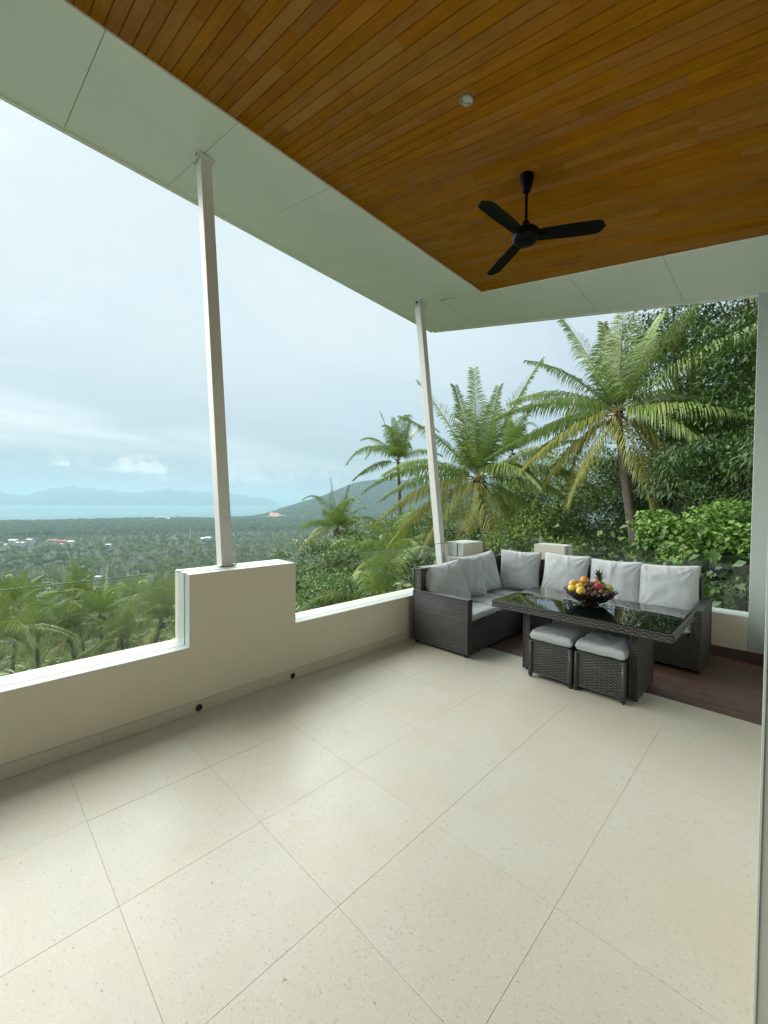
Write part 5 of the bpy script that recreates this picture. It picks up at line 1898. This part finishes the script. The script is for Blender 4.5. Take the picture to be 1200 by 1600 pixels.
# ------------------------------------------------------------------ houses on the plain
def far_house(label, u, v, wd, dp, h, roof_mat, rot, lift=3.0, group='houses among the palms on the plain'):
    d = ray(u, v)
    # where the line of sight meets the land
    lo, hi = 60.0, 3200.0
    hd = math.hypot(d[0], d[1])
    r = 60.0
    while r < 3200:
        p = EYE + d*(r/hd)
        if p[2] < float(ground_z(p[0], p[1])) + lift:
            break
        r += 4
    p = EYE + d*(r/hd)
    z0 = float(ground_z(p[0], p[1]))
    root = empty('house', (p[0], p[1], z0), rot)
    tag(root, label, 'house', group)
    H = lift + h
    w2, d2 = wd/2, dp/2
    body = MB().box(-w2, w2, -d2, d2, -1, H)
    body.build('wall', M['hwall'], root)
    rf = MB()
    e = 0.7
    rh = dp*0.28
    rf.v += [(-w2-e, -d2-e, H), (w2+e, -d2-e, H), (w2+e, d2+e, H), (-w2-e, d2+e, H), (-w2-e, 0, H+rh), (w2+e, 0, H+rh)]
    rf.f += [(0, 1, 5, 4), (2, 3, 4, 5), (0, 4, 3), (1, 2, 5), (0, 3, 2, 1)]
    rf.build('roof', M[roof_mat], root)
    for k in range(max(2, int(wd/4))):
        x = -w2 + (k+0.5)*wd/max(2, int(wd/4))
        for s in (-1, 1):
            MB().box(x-0.6, x+0.6, s*d2-0.05, s*d2+0.05, H-2.1, H-0.8).build('window', M['hwin'], root)
    return root


M['hwall'] = mat_paint('house_plaster', (0.66, 0.64, 0.60), 0.8, 0.05)
M['hwin'] = mat_simple('house_window', (0.03, 0.04, 0.05), 0.2)
M['rwhite'] = mat_simple('white_roof_sheet', (0.60, 0.62, 0.62), 0.5)
M['rorange'] = mat_simple('orange_roof_tile', (0.50, 0.17, 0.075), 0.7)
M['rgrey'] = mat_simple('grey_roof_sheet', (0.36, 0.37, 0.38), 0.6)
LIFT = 9.0
HS = [(22, 846, 30, 12, 'rwhite'), (48, 845, 26, 12, 'rgrey'), (33, 850, 24, 10, 'rwhite'), (82, 846, 22, 12, 'rorange'), (97, 847, 22, 12, 'rorange'), (112, 848, 24, 10, 'rwhite'), (98, 852, 12, 9, 'rorange'),
      (250, 809, 60, 26, 'rwhite'), (262, 811, 30, 20, 'rwhite'), (242, 812, 36, 16, 'rgrey'), (326, 842, 22, 12, 'rwhite'), (318, 843, 18, 10, 'rwhite'), (170, 853, 12, 8, 'rwhite'),
      (156, 905, 10, 7, 'rwhite'), (78, 924, 9, 6, 'rwhite'), (46, 912, 7, 5, 'rwhite'), (278, 806, 30, 14, 'rgrey'), (540, 816, 22, 12, 'rwhite'), (446, 806, 30, 10, 'rwhite'), (470, 807, 26, 10, 'rwhite'),
      (10, 853, 14, 9, 'rgrey'), (480, 847, 12, 8, 'rwhite'), (462, 846, 12, 8, 'rwhite'), (200, 806, 28, 14, 'rgrey'), (305, 806, 22, 12, 'rwhite')]
RN = {'rwhite': 'white-roofed', 'rorange': 'orange-tiled', 'rgrey': 'grey-roofed'}
for k, (u, v, wd, dp, rm) in enumerate(HS):
    near = v > 900
    lab = ('small white-roofed house among the nearer palms below the glass' if near else
           'large white-roofed hall near the shore' if wd == 60 else
           '%s house among the trees close to the shore' % RN[rm] if v < 813 and u < 400 else
           '%s house at the foot of the forested headland' % RN[rm] if u > 400 else
           '%s house low on the plain beyond the raised parapet block' % RN[rm] if u > 300 else
           '%s house in the hamlet at the open end of the plain' % RN[rm])
    far_house(lab, u, v, wd*0.62, dp*0.6, 2.2, rm, R(44 + 90 + random.uniform(-25, 25)), LIFT if not near else 5.0)


def mast():
    u, v = 297, 842
    p = at(u, v, 900)
    z0 = float(ground_z(p[0], p[1]))
    root = empty('radio_mast', (p[0], p[1], z0))
    tag(root, 'thin pale radio mast standing above the trees of the plain', 'mast')
    H = at(u, 825, 900)[2]-z0
    for k in range(3):
        a = k*2.094
        MB().tube([(1.4*math.cos(a), 1.4*math.sin(a), 0), (0.25*math.cos(a), 0.25*math.sin(a), H)], 0.16, 5).build('leg', M['rwhite'], root)
    br = MB()
    for i in range(14):
        t = i/14; q = 1.4-1.15*t
        for k in range(3):
            a, b = k*2.094, (k+1)*2.094
            br.tube([(q*math.cos(a), q*math.sin(a), H*t), (q*math.cos(b), q*math.sin(b), H*(t+0.07))], 0.09, 4)
    br.build('bracing', M['rwhite'], root)


mast()


def cleared_slope():
    # bare orange earth where the headland is being cut
    mt = mat_simple('bare_earth', (0.42, 0.24, 0.13), 0.95, 0, 0.3, 0.05)
    us = np.linspace(404, 442, 14)
    V, F = [], []
    for u in us:
        w_ = math.sin((u-404)/38*math.pi)**0.6
        for v in (806.5 - 5.5*w_, 806.5 + 1.5*w_):
            d = ray(u, v); hd = math.hypot(d[0], d[1])
            r = 1300.0
            while r < 3300:
                p = EYE + d*(r/hd)
                if p[2] < float(ground_z(p[0], p[1])) + 11:
                    break
                r += 8
            V.append((p[0], p[1], float(ground_z(p[0], p[1]))+12.5))
    for i in range(len(us)-1):
        F.append((2*i, 2*i+1, 2*i+3, 2*i+2))
    me = bpy.data.meshes.new('bare_slope'); me.from_pydata(V, [], F); me.materials.append(mt)
    tag(mesh_obj('bare_slope', me), kind='structure')


cleared_slope()


# ------------------------------------------------------------------ haze
def haze():
    mb = MB().box(-30000, 30000, -30000, 30000, -140, 245)
    mt, nt = material('haze_air')
    pv = nt.n('ShaderNodeVolumePrincipled', None, Color=(0.41, 0.58, 0.67), Density=HAZE, Anisotropy=0.1)
    nt.n('ShaderNodeOutputMaterial', None, Volume=pv.outputs[0])
    o = mb.build('haze', mt)
    tag(o, 'thin pale haze in the air over the whole view', 'haze', kind='stuff')


HAZE = 2.2e-4
haze()
